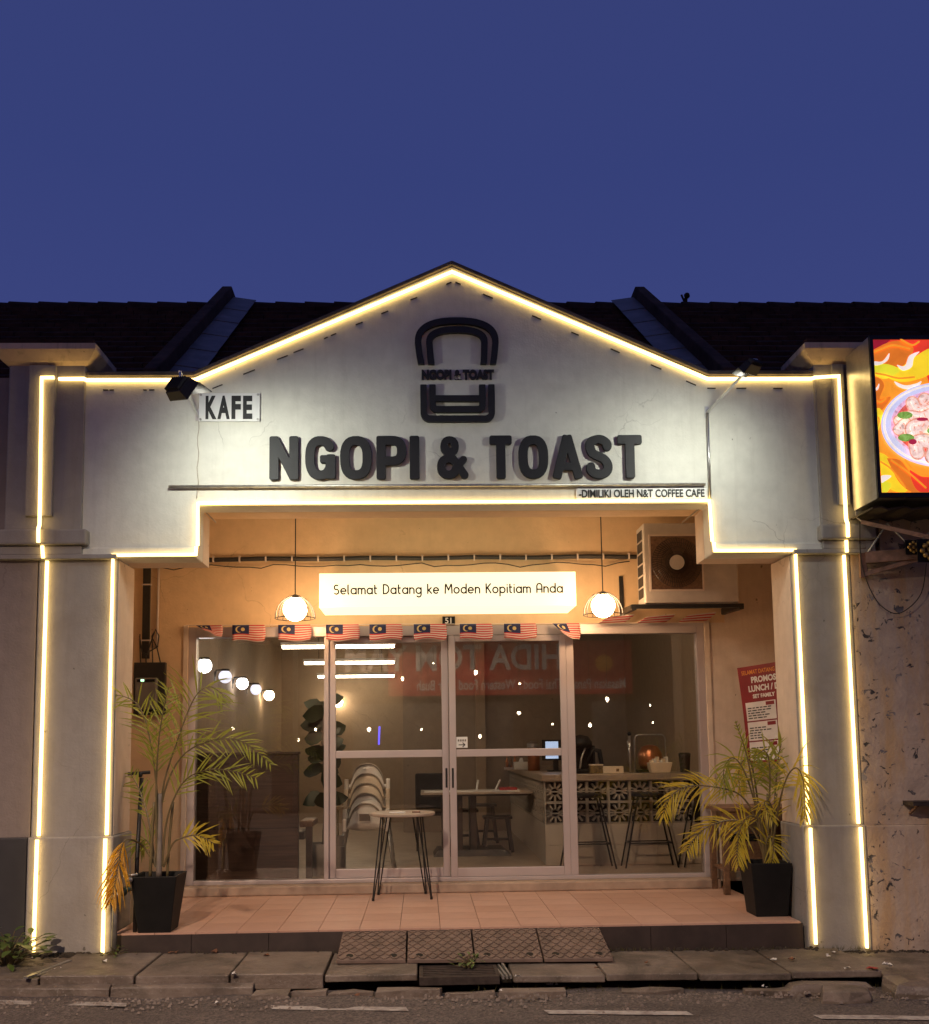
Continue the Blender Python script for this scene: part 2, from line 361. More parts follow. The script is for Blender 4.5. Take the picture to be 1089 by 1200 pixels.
# 2D shapes: signed distance strokes -> contour -> filled extruded mesh
def arc(cx, cy, rx, a0, a1, n=14, ry=None):
    ry = rx if ry is None else ry
    return [(cx+rx*math.cos(R(a0+(a1-a0)*i/n)), cy+ry*math.sin(R(a0+(a1-a0)*i/n))) for i in range(n+1)]
def sdf_contours(prims, cell, clip=None, pad=0.02):
    xs = []; ys = []
    for p in prims:
        m = p[2] if p[0] != 'box' else 0
        for q in p[1]: xs += [q[0]-m, q[0]+m]; ys += [q[1]-m, q[1]+m]
        if p[0] == 'box':
            for q in p[1]: xs += [q[0]-p[2], q[0]+p[2]]; ys += [q[1]-p[2], q[1]+p[2]]
    x0, x1, y0, y1 = min(xs)-pad, max(xs)+pad, min(ys)-pad, max(ys)+pad
    gx = np.arange(x0, x1+cell, cell); gy = np.arange(y0, y1+cell, cell)
    X, Y = np.meshgrid(gx, gy); D = np.full(X.shape, 1e3)
    for p in prims:
        pts = p[1]
        if p[0] == 'cap':
            for (ax, ay), (bx, by) in zip(pts[:-1], pts[1:]):
                dx, dy = bx-ax, by-ay; L = dx*dx+dy*dy+1e-12
                h = np.clip(((X-ax)*dx+(Y-ay)*dy)/L, 0, 1)
                D = np.minimum(D, np.hypot(X-ax-h*dx, Y-ay-h*dy)-p[2])
        elif p[0] == 'box':   # butt-ended stroke with rounded corners
            (ax, ay), (bx, by) = pts; L = math.hypot(bx-ax, by-ay); ux, uy = (bx-ax)/L, (by-ay)/L
            cx, cy = (ax+bx)/2, (ay+by)/2; r = p[3]
            lx = np.abs((X-cx)*ux+(Y-cy)*uy)-(L/2-r); ly = np.abs(-(X-cx)*uy+(Y-cy)*ux)-(p[2]-r)
            D = np.minimum(D, np.hypot(np.maximum(lx, 0), np.maximum(ly, 0))+np.minimum(np.maximum(lx, ly), 0)-r)
        elif p[0] == 'poly':  # filled polygon
            n = len(pts); d = np.full(X.shape, 1e9); ins = np.zeros(X.shape, bool)
            for i in range(n):
                ax, ay = pts[i]; bx, by = pts[(i+1) % n]; dx, dy = bx-ax, by-ay; L = dx*dx+dy*dy+1e-12
                h = np.clip(((X-ax)*dx+(Y-ay)*dy)/L, 0, 1); d = np.minimum(d, np.hypot(X-ax-h*dx, Y-ay-h*dy))
                c = ((ay > Y) != (by > Y)) & (X < (bx-ax)*(Y-ay)/((by-ay) if by != ay else 1e-12)+ax); ins ^= c
            D = np.minimum(D, np.where(ins, -d, d)-p[2])
    if clip:
        a, b, c, d = clip
        D = np.maximum(D, np.maximum(np.maximum(a-X, X-b), np.maximum(c-Y, Y-d)))
    segs = {}
    def ip(i, j, k, l):
        a, b = D[j, i], D[l, k]; t = a/(a-b); return (gx[i]+t*(gx[k]-gx[i]), gy[j]+t*(gy[l]-gy[j]))
    N = D < 0; P = {}
    H_, W_ = D.shape
    for j, i in zip(*np.where((N[:-1, :-1] != N[1:, :-1]) | (N[:-1, :-1] != N[:-1, 1:]) | (N[:-1, :-1] != N[1:, 1:]))):
        c = N[j, i]*1+N[j, i+1]*2+N[j+1, i+1]*4+N[j+1, i]*8
        E = {'b': ('h', i, j), 'r': ('v', i+1, j), 't': ('h', i, j+1), 'l': ('v', i, j)}
        T = {1: ['lb'], 2: ['br'], 3: ['lr'], 4: ['rt'], 5: ['lb', 'rt'], 6: ['bt'], 7: ['lt'], 8: ['tl'], 9: ['tb'], 10: ['tl', 'br'], 11: ['tr'], 12: ['rl'], 13: ['rb'], 14: ['bl']}.get(c, [])
        for s_ in T:
            a, b = E[s_[0]], E[s_[1]]; segs[a] = b
            for k in (a, b):
                if k not in P: P[k] = ip(k[1], k[2], k[1]+1, k[2]) if k[0] == 'h' else ip(k[1], k[2], k[1], k[2]+1)
    loops = []
    while segs:
        s0, nx = segs.popitem(); lp = [P[s0]]
        while nx != s0 and nx in segs:
            lp.append(P[nx]); nx = segs.pop(nx)
        if nx != s0: lp.append(P[nx])
        if len(lp) < 6: continue
        out = [lp[0]]          # drop nearly collinear points
        for q in range(1, len(lp)-1):
            a, b, c = out[-1], lp[q], lp[q+1]
            L = math.hypot(c[0]-a[0], c[1]-a[1])+1e-9
            if abs((b[0]-a[0])*(c[1]-a[1])-(b[1]-a[1])*(c[0]-a[0]))/L > cell*0.06 or L > 14*cell: out.append(b)
        out.append(lp[-1])
        if len(out) >= 4: loops.append(out)
    return loops
def shape_mesh(name, prims, cell, depth, mat, clip=None, bevel=0.0):
    cu = bpy.data.curves.new(name, 'CURVE'); cu.dimensions = '2D'; cu.fill_mode = 'BOTH' if depth else 'FRONT'
    cu.extrude = depth/2; cu.bevel_depth = bevel; cu.bevel_resolution = 1
    for lp in sdf_contours(prims, cell, clip):
        sp = cu.splines.new('POLY'); sp.points.add(len(lp)-1)
        for p, q in zip(sp.points, lp): p.co = (q[0], q[1], 0, 1)
        sp.use_cyclic_u = True
    ob = bpy.data.objects.new(name, cu); me = bpy.data.meshes.new_from_object(ob)
    bpy.data.objects.remove(ob); me.materials.clear(); me.materials.append(MATS[mat]); return me
def text_mesh(name, s, size, depth, mat, bold=0.0, xscale=1.0, align='LEFT', space=1.0):
    cu = bpy.data.curves.new(name, 'FONT'); cu.body = s; cu.size = size; cu.extrude = depth/2; cu.offset = bold
    cu.align_x = align; cu.space_character = space; cu.resolution_u = 3
    ob = bpy.data.objects.new(name, cu); me = bpy.data.meshes.new_from_object(ob); bpy.data.objects.remove(ob)
    me.transform(Matrix.Diagonal((xscale, 1, 1, 1))); me.materials.clear(); me.materials.append(MATS[mat]); return me
FRONT = Matrix.Rotation(math.pi/2, 4, 'X')      # XY drawing -> XZ plane facing -Y
def place_flat(name, me, origin, parent=None, rot=FRONT):
    me.transform(rot); return link(name, me, parent, loc=(Vector(origin) - (parent.location if parent and parent.get('_abs') else Vector())))

# ------------------------------------------------------------------ ground
SL = 0.0105
def gz(x): return 0.09 - SL*x            # pavement level, falls gently to the right
def rz(x): return -SL*x                  # road level
m = MB(); m.poly([(-80, -90, rz(-80)), (80, -90, rz(80)), (80, 60, rz(80)-0.3), (-80, 60, rz(-80)-0.3)]); 
struct(m.build('ground', 'soil', loc=(0, 0, -0.06)))
# road sheet with a slightly ragged, gently uneven surface near the kerb
m = MB(); xs = [-80, -30, -10]+[-6+0.25*i for i in range(49)]+[10, 30, 80]; ys = [-12.6, -9, -6, -4, -3, -2.4, -2, -1.7, -1.5, -1.35, -1.2, -1.05, -0.95, -0.86, -0.78]
for j, y in enumerate(ys):
    for x in xs:
        d = 0.012*math.sin(3.1*x+y*2)+0.008*math.sin(7.7*x+1.3) if -6 <= x <= 6 and y > -1.4 else 0
        m.v.append((x, y, rz(x)+d*min(1, (y+1.4)*3) - (0.02 if y > -1.0 else 0)))
k = len(xs)
for j in range(len(ys)-1):
    for i in range(k-1): m.f.append((j*k+i, j*k+i+1, (j+1)*k+i+1, (j+1)*k+i))
road = struct(m.build('road', 'asphalt'))
for (xa, ya, xb, yb) in ((-6.4, -0.79, -4.4, -0.93), (-4.0, -0.94, -2.08, -1.15), (-1.19, -1.25, -0.37, -1.32), (0.45, -1.41, 1.29, -1.48), (2.0, -1.58, 3.2, -1.68), (4.1, -1.77, 5.0, -1.86)):
    m = MB(); n = 10; top = []; bot = []
    for i in range(n+1):
        t = i/n; x = xa+(xb-xa)*t; y = ya+(yb-ya)*t; j = random.uniform(-0.008, 0.008)
        top.append((x-0.01, y+0.045+j, rz(x)+0.006)); bot.append((x+0.01, y-0.045+j*0.5, rz(x)+0.006))
    for i in range(n): m.poly([bot[i], bot[i+1], top[i+1], top[i]])
    m.build('lane_marking', 'road_paint', road)

# pavement of drain cover slabs
pav = bpy.data.objects.new('pavement', None); COL.objects.link(pav); struct(pav)
PY0, PY1 = -0.80, -0.045
k = -8
edges = [-2.14+0.611*i for i in range(-8, 16)]
for i in range(len(edges)-1):
    a, b = edges[i]+0.006, edges[i+1]-0.006
    if abs(a+0.3) < 0.05: continue                      # the drain grate sits here
    j = random.uniform(-0.012, 0.012); y0 = PY0+random.uniform(-0.02, 0.03)
    if i < 10: y0 = PY0+0.03
    th = 0.10 if i < 10 else 0.045
    m = MB(); za, zb = gz(a)+j, gz(b)+j+random.uniform(-0.006, 0.006)
    if a > 2.6: za -= 0.03; zb -= 0.03
    m.hexa([(a, y0, za-th), (b, y0, zb-th), (b, PY1, zb-th), (a, PY1, za-th), (a, y0, za), (b, y0, zb), (b, PY1, zb), (a, PY1, za)])
    m.build('slab', 'slab', pav, bevel=0.008)
m = MB(); m.poly([(-9, PY0+0.16, gz(-9)-0.09), (9, PY0+0.16, gz(9)-0.09), (9, 0.2, gz(9)-0.046), (-9, 0.2, gz(-9)-0.046)])
m.build('slab_bed', 'soil', pav)
# broken low kerb in front of the slabs
kerb = bpy.data.objects.new('kerb', None); COL.objects.link(kerb); struct(kerb)
x = -1.35
while x < 2.1:
    L = random.uniform(0.22, 0.5)
    if random.random() < 0.88:
        y0 = -0.965+random.uniform(-0.03, 0.03); y1 = -0.875; h = random.uniform(0.004, 0.026); m = MB()
        p = [(x, y0), (x+L*0.5, y0+random.uniform(-.02, .02)), (x+L-0.02, y0+random.uniform(-.02, .02)), (x+L-0.015, y1), (x+L*0.5, y1+random.uniform(-.01, .01)), (x+.01, y1)]
        n = len(p); m.v = [(q[0], q[1], rz(q[0])-0.06) for q in p]+[(q[0]+random.uniform(-.012, .012), q[1]+random.uniform(-.012, .012), rz(q[0])+h+random.uniform(-.009, .009)) for q in p]
        m.f = [(k_, (k_+1) % n, n+(k_+1) % n, n+k_) for k_ in range(n)]+[(n, n+1, n+4, n+5), (n+1, n+2, n+3, n+4)]
        m.build('kerbstone', 'slab', kerb, bevel=0.004)
    x += L
x = -9.0
while x < -1.4:
    L = random.uniform(0.8, 1.2); m = MB(); b_ = min(x+L, -1.36); z0_ = rz(x)+0.03
    m.hexa([(x, -0.84, -0.1), (b_-.008, -0.84, -0.1), (b_-.008, -0.772, -0.1), (x, -0.772, -0.1), (x, -0.83, z0_+random.uniform(-.01, .01)), (b_-.008, -0.83, z0_-.01), (b_-.008, -0.772, z0_+.01), (x, -0.772, z0_+.012)]); m.build('kerbstone', 'slab', kerb, bevel=0.008); x += L
def rubble(name, label, pts, h, mat='slab'):
    cx = sum(p[0] for p in pts)/len(pts); cy = sum(p[1] for p in pts)/len(pts); m = MB()
    n = len(pts); z0 = rz(cx)-0.03
    rings = [(1.0, 0), (1.0, 0.45), (0.9, 0.9), (0.6, 1.02)]
    for s_, t in rings:
        for p in pts: m.v.append((cx+(p[0]-cx)*s_+random.uniform(-.012, .012), cy+(p[1]-cy)*s_+random.uniform(-.012, .012), z0+0.03*(t == 0)*0+(h+0.03)*t+random.uniform(-.01, .01)*(t > 0)))
    for i in range(len(rings)-1):
        for q in range(n): m.f.append((i*n+q, i*n+(q+1) % n, (i+1)*n+(q+1) % n, (i+1)*n+q))
    m.f.append(tuple((len(rings)-1)*n+q for q in range(n)))
    o = m.build(name, mat, bevel=0.006); tag(o, label, 'rubble'); return o
rubble('concrete_chunk', 'loose dark concrete chunk lying on the road edge at right', [(2.16, -1.24), (2.32, -1.27), (2.47, -1.25), (2.52, -1.12), (2.42, -1.02), (2.24, -1.03)], 0.07)
rubble('broken_kerb_block', 'larger tilted kerb block at the far right road edge', [(2.66, -1.15), (2.9, -1.2), (3.3, -1.15), (3.3, -0.85), (2.9, -0.82), (2.7, -0.86)], 0.085)
rubble('broken_slab', 'flat broken slab lying between pavement and loose chunk', [(2.05, -0.98), (2.3, -1.0), (2.62, -0.97), (2.64, -0.84), (2.3, -0.82), (2.06, -0.84)], 0.04)

# ------------------------------------------------------------------ porch floor
porch = bpy.data.objects.new('porch_floor', None); COL.objects.link(porch); struct(porch)
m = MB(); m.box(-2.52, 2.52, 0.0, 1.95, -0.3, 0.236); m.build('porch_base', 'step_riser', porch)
PITCHX = 0.2945; x0 = -2.502
tm = MB(); tm.box(0, PITCHX-0.004, 0, 0.296, 0, 0.012); tme = tm.mesh('tile', 'terracotta')
for i in range(17):
    for j in range(6):
        o = link('tile', tme, porch, loc=(x0+i*PITCHX, 0.072+j*0.30, 0.238))
hm = MB(); hm.box(0, PITCHX-0.004, 0, 0.078, 0, 0.0125); hme = hm.mesh('tile_edge', 'terracotta')
for i in range(17): link('tile', hme, porch, loc=(x0+i*PITCHX, -0.010, 0.238))
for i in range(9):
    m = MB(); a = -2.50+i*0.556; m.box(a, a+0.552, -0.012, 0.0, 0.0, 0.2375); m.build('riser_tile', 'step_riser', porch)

# ------------------------------------------------------------------ cafe building
cafe = thing('cafe_building', 'single storey cafe shophouse with pale gabled facade outlined in glowing strips', 'building')
FX = -3.0
outline = [(-3.0, 2.995), (-1.945, 2.995), (-1.945, 3.388), (1.955, 3.388), (1.955, 2.995), (2.95, 2.995), (2.95, 4.40), (1.975, 4.40), (0.0, 5.288), (-1.985, 4.40), (-3.0, 4.40)]
m = MB(); m.prism(outline, 0.0, 0.22); fas = m.build('gable_wall', 'facade', cafe, bevel=0.012)
cop = [(-2.795, 4.4005), (-1.986, 4.4005), (0.0, 5.2885), (1.976, 4.4005), (2.795, 4.4005)]
for (xa, za), (xb, zb) in zip(cop[:-1], cop[1:]):
    m = MB(); m.prism([(xa, za), (xb, zb), (xb, zb+0.035), (xa, za+0.035)], -0.022, 0.24); m.build('coping', 'coping', cafe, bevel=0.006)
for a, b in ((-2.99, -1.955), (1.965, 2.94)):            # raised band along the bottom of each wing
    m = MB(); m.box(a, b, -0.012, 0.0, 3.0, 3.075); m.build('wing_band', 'facade', cafe, bevel=0.006)
m = MB(); m.box(-1.945, 1.955, 0.222, 0.45, 3.39, 3.95); m.build('beam', 'porchwall', cafe)
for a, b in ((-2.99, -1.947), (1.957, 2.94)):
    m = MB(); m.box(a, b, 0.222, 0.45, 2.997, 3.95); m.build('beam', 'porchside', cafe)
# pillars
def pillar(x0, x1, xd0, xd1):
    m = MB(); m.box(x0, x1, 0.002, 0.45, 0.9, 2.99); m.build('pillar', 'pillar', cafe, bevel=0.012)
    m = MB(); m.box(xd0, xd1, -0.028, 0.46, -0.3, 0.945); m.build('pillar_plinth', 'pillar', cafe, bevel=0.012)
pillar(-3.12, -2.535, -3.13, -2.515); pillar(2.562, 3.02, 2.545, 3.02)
m = MB(); m.box(-2.535, -2.531, 0.03, 0.44, 0.95, 2.985); m.build('pillar_lit_facing', 'porchside', cafe)  # thin facings: pendant glow on the inner faces is put into their colour
m = MB(); m.box(2.558, 2.562, 0.03, 0.44, 0.95, 2.985); m.build('pillar_lit_facing', 'porchside', cafe)
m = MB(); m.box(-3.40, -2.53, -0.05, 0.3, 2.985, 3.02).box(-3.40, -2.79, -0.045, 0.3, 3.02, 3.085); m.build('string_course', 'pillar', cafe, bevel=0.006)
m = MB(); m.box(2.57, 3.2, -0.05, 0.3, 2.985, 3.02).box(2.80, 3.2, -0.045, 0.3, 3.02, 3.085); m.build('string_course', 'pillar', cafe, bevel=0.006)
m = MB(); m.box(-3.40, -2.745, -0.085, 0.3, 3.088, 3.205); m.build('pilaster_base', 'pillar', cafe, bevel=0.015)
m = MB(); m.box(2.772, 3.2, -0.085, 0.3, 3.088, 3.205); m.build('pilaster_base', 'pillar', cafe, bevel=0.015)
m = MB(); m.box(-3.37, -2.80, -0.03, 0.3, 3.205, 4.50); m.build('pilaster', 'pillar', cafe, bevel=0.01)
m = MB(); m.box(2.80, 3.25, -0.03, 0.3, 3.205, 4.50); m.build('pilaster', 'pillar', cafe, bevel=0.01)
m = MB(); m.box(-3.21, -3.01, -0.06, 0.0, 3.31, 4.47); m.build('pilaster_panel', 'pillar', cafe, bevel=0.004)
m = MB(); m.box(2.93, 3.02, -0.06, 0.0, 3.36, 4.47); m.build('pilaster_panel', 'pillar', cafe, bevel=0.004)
def capital(cx, hw):
    m = MB()
    prof = [(0.0, 4.475), (0.035, 4.50), (0.09, 4.56), (0.10, 4.57), (0.10, 4.615)]
    ring = []
    for o_, z in prof:
        a, b, c, d = cx-hw-o_, cx+hw+o_, -0.03-o_, 0.36+o_*0.4
        ring.append([(a, c, z), (b, c, z), (b, d, z), (a, d, z)])
    n = 0
    for r_ in ring: m.v += r_
    for i in range(len(ring)-1):
        for q in range(4): m.f.append((i*4+q, i*4+(q+1) % 4, (i+1)*4+(q+1) % 4, (i+1)*4+q))
    m.f.append((0, 3, 2, 1)); e = (len(ring)-1)*4; m.f.append((e, e+1, e+2, e+3))
    m.build('capital', 'capital', cafe)
    m = MB(); m.box(cx-hw-0.08, cx+hw+0.08, -0.11, 0.37, 4.616, 4.655); m.build('capital_slab', 'roofcap', cafe, bevel=0.005)
capital(-3.085, 0.29); capital(3.09, 0.29)
# shop front wall with the door opening
DX0, DX1, DZ0, DZ1 = -2.42, 2.39, 0.25, 2.685
m = MB(); m.box(-3.25, DX0, 1.86, 2.0, -0.2, 3.8).box(DX0, DX1+0.2, 1.86, 2.0, DZ1, 3.8); m.build('shop_front_wall', 'porchwall', cafe)
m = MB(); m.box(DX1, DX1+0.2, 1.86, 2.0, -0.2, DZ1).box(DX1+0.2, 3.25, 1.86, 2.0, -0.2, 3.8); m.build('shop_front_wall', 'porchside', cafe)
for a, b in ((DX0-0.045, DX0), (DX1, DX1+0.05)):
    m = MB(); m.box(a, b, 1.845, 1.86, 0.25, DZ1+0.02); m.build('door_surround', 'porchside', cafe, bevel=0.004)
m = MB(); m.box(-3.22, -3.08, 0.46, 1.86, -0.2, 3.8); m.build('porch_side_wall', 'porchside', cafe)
m = MB(); m.box(3.06, 3.22, 0.46, 1.86, -0.2, 3.8); m.build('porch_side_wall', 'porchwall', cafe)
m = MB(); m.box(-3.2, 3.2, 0.45, 1.86, 3.80, 3.9); m.build('porch_ceiling', 'white_panel', cafe)
m = MB(); m.box(-2.46, 2.43, 1.74, 2.02, 0.2505, 0.335); m.build('door_sill', 'concrete_sill', cafe, bevel=0.012)
# interior shell
m = MB(); m.box(-2.80, -2.62, 2.0, 9.6, 0, 3.4); m.build('inner_wall', 'interior', cafe)
m = MB(); m.box(2.78, 2.95, 2.0, 9.6, 0, 3.4); m.build('inner_wall', 'interior', cafe)
m = MB(); m.box(-2.8, 2.95, 9.6, 9.75, 0, 3.4); m.build('inner_wall', 'interior', cafe)
m = MB(); m.box(-2.8, 2.95, 2.0, 9.7, 3.2, 3.35); m.build('inner_ceiling', 'interior', cafe)
m = MB(); m.box(-0.55, 2.78, 7.6, 7.75, 0.3, 3.2); m.build('partition_wall', 'interior_dark', cafe)
m = MB(); m.box(0.52, 0.66, 7.42, 7.6, 0.3, 3.2); m.build('column', 'interior', cafe)
m = MB(); m.box(-2.62, -2.60, 2.3, 9.5, 0.32, 1.5); m.build('wall_panelling', 'booth_wood', cafe)
m = MB(); m.box(-2.8, 2.95, 1.86, 9.7, 0.1, 0.30); struct(m.build('interior_floor', 'worktop'))
# roof
def roof_pt(y): return 4.30+(6.47-4.30)*(y-0.22)/(3.4-0.22)
roof = bpy.data.objects.new('roof', None); COL.objects.link(roof); roof.parent = cafe
m = MB(); rows = 18
for i in range(rows):                       # overlapping courses of flat tiles with a staggered lip
    ya, yb = 0.22+(3.4-0.22)*i/rows, 0.22+(3.4-0.22)*(i+1)/rows
    za, zb = roof_pt(ya)+0.026, roof_pt(yb)+0.008
    x = -9.0+(0.13 if i % 2 else 0)
    while x < 9:
        d = random.uniform(-0.008, 0.008)
        m.hexa([(x, ya, za-0.04), (x+0.25, ya, za-0.04), (x+0.25, yb+.05, zb-0.03), (x, yb+.05, zb-0.03), (x, ya, za+d), (x+0.25, ya, za+d*.5), (x+0.25, yb+.05, zb), (x, yb+.05, zb)]); x += 0.258
rt = m.build('roof_tiles', 'rooftile', roof); rt['kind'] = 'stuff'
m = MB(); m.poly([(-9.2, 0.22, 4.27), (9.2, 0.22, 4.27), (9.2, 3.4, 6.44), (-9.2, 3.4, 6.44)]); m.poly([(-9.2, 3.4, 6.44), (9.2, 3.4, 6.44), (9.2, 9.8, 3.4), (-9.2, 9.8, 3.4)]); m.build('roof_deck', 'roofcap', roof)
x = -9.0
while x < 9:
    m = MB(); L = 0.335; prof = arc(0, 0, 0.10, 0, 180, 6)
    n = len(prof)
    for xx, s_ in ((x, 1.12), (x+L, 0.96)):
        for p in prof: m.v.append((xx, 3.4+p[0]*s_, 6.40+p[1]*s_))
    for i in range(n-1): m.f.append((i, i+1, n+i+1, n+i))
    m.f.append(tuple(range(n))); m.f.append(tuple(range(2*n-1, n-1, -1)))
    m.build('ridge_cap', 'roofcap', roof); x += 0.325
for cx, sgn in ((-2.39, 1), (2.23, -1)):
    m = MB(); P = [(0.25, 4.32), (3.62, 6.45), (3.62, 6.66), (3.36, 6.68), (0.25, 4.56)]; n = len(P)
    for xx in (cx-0.055, cx+0.055): m.v += [(xx, y, z) for y, z in P]
    m.f += [tuple(range(n)), tuple(range(2*n-1, n-1, -1))]+[(i, (i+1) % n, n+(i+1) % n, n+i) for i in range(n)]
    m.build('party_wall_fin', 'finwall', roof, bevel=0.012)
    m = MB(); xa, xb = cx+sgn*0.056, cx+sgn*0.31
    for i in range(6):
        ya, yb = 0.3+3.12*i/6, 0.3+3.12*(i+1)/6+0.03
        m.poly([(xa, ya, roof_pt(ya)+0.10), (xb, ya, roof_pt(ya)+0.062), (xb, yb, roof_pt(yb)+0.055), (xa, yb, roof_pt(yb)+0.092)])
    fl = m.build('flashing', 'flashing', roof); s = fl.modifiers.new('solid', 'SOLIDIFY'); s.thickness = 0.006
m = MB(); m.tube([(2.75, 3.4, 6.45), (2.76, 3.4, 6.56)], 0.02, 6).sphere((2.77, 3.39, 6.585), 0.035, 8, 6).tube([(2.74, 3.4, 6.52), (2.71, 3.4, 6.60)], 0.012, 5)
tag(m.build('roof_finial', 'roofcap'), 'small dark finial on the roof ridge right of the fin', 'finial')

# adhesive clip marks, cracks and hairline cable runs on the facade
for px, py, ang, L in [(124, 457, 0, 6), (131, 457, 0, 5), (170, 457, 0, 4), (178, 457, 0, 6), (255, 453, 22, 13), (292, 436, 22, 15), (331, 419, 22, 14), (350, 411, 22, 13), (382, 396, 22, 5), (391, 392, 22, 7), (421, 379, 22, 9), (451, 366, 22, 9), (485, 350, 22, 9), (526, 332, 22, 7), (537, 332, -22, 7), (572, 347, -24, 13), (629, 372, -24, 12), (674, 391, -24, 10), (721, 411, -24, 12), (769, 430, -24, 14), (810, 449, -24, 13), (834, 455, 0, 10), (869, 455, 0, 12), (912, 455, 0, 11)]:
    c = at(px, py, -0.003); L = L/157*0.5; ca, sa = math.cos(R(ang)), math.sin(R(ang))
    m = MB(); m.obox((c.x-L*ca, -0.003, c.z-L*sa), (c.x+L*ca, -0.003, c.z+L*sa), 0.01, 0.007, up=(0, 0, 1)); m.build('clip_mark', 'cable', cafe)

# ------------------------------------------------------------------ neighbours
nl = thing('neighbour_shop', 'dim neighbouring shopfront wall with charcoal base at the left edge', 'building')
m = MB(); m.box(-6.5, -3.125, 0.004, 0.45, 0.9, 2.985); m.build('wall', 'capital_dark', nl)
m = MB(); m.box(-6.5, -3.135, -0.02, 0.45, -0.2, 0.945); m.build('plinth', 'charcoal_paint', nl, bevel=0.01)
m = MB(); m.box(-6.5, -3.38, 0.02, 0.3, 2.99, 4.40); m.build('upper_wall', 'capital_dark', nl)
m = MB(); m.box(-6.5, -3.40, -0.03, 0.3, 2.985, 3.2); m.build('string_course', 'capital_dark', nl, bevel=0.006)
nr = thing('neighbour_shop', 'neighbouring shopfront with peeling stained plaster at the right edge', 'building')
m = MB(); m.box(3.022, 6.5, 0.006, 0.45, 0.94, 2.985); m.build('wall', 'peeling', nr)
m = MB(); m.box(3.022, 6.5, -0.018, 0.45, -0.3, 0.938); m.build('plinth', 'peeling', nr, bevel=0.008)
m = MB(); m.box(3.26, 6.5, 0.01, 0.3, 2.99, 4.40); m.build('upper_wall', 'peeling', nr)

# ------------------------------------------------------------------ glowing strips
def strip(name, label, segs):
    t = thing(name, label, 'light strip', group='glowing outline strips on the facade')
    for s_ in segs:
        m = MB(); m.tube(s_, 0.0135, 8); m.build('glowing_tube', 'led', t, smooth=True)
    return t
YU, YF = -0.078, -0.020
strip('light_strip', 'warm glowing strip along roofline, gable and both outer pilasters', [
    [(-3.055, -0.05, gz(-3.05)+0.02), (-3.052, -0.05, 0.93)], [(-3.052, YF, 0.955), (-3.048, YF, 2.975)], [(-3.06, -0.07, 2.99), (-3.07, -0.068, 3.08)],
    [(-3.085, -0.105, 3.10), (-3.088, -0.105, 3.20), (-3.09, YU, 3.24), (-3.106, YU, 4.365), (-3.015, YU, 4.366)],
    [(-2.99, -0.048, 4.366), (-2.80, -0.048, 4.366), (-2.79, YF, 4.366), (-1.975, YF, 4.366), (0.0, YF, 5.230), (1.968, YF, 4.366), (2.78, YF, 4.366), (2.80, -0.048, 4.366), (2.972, YU, 4.366), (2.970, YU, 3.24), (2.968, -0.105, 3.20), (2.966, -0.105, 3.10)],
    [(2.966, -0.068, 3.08), (2.966, -0.07, 2.99)], [(2.963, YF, 2.975), (2.966, YF, 0.955)], [(2.966, -0.05, 0.93), (2.968, -0.05, gz(2.97)+0.0)]])
strip('light_strip', 'warm glowing strip around porch opening with two stepped corners', [
    [(-2.566, -0.05, gz(-2.5)+0.01), (-2.564, -0.05, 0.93)], [(-2.564, YF, 0.955), (-2.562, YF, 3.015), (-1.945, -0.032, 3.015), (-1.943, -0.032, 3.075)],
    [(-1.935, YF, 3.085), (-1.937, YF, 3.407), (1.945, YF, 3.407), (1.955, YF, 3.09)], [(1.962, -0.032, 3.08), (1.968, -0.032, 3.017), (2.59, YF, 3.017), (2.592, YF, 0.955)], [(2.592, -0.05, 0.93), (2.592, -0.05, gz(2.6)+0.03)]])

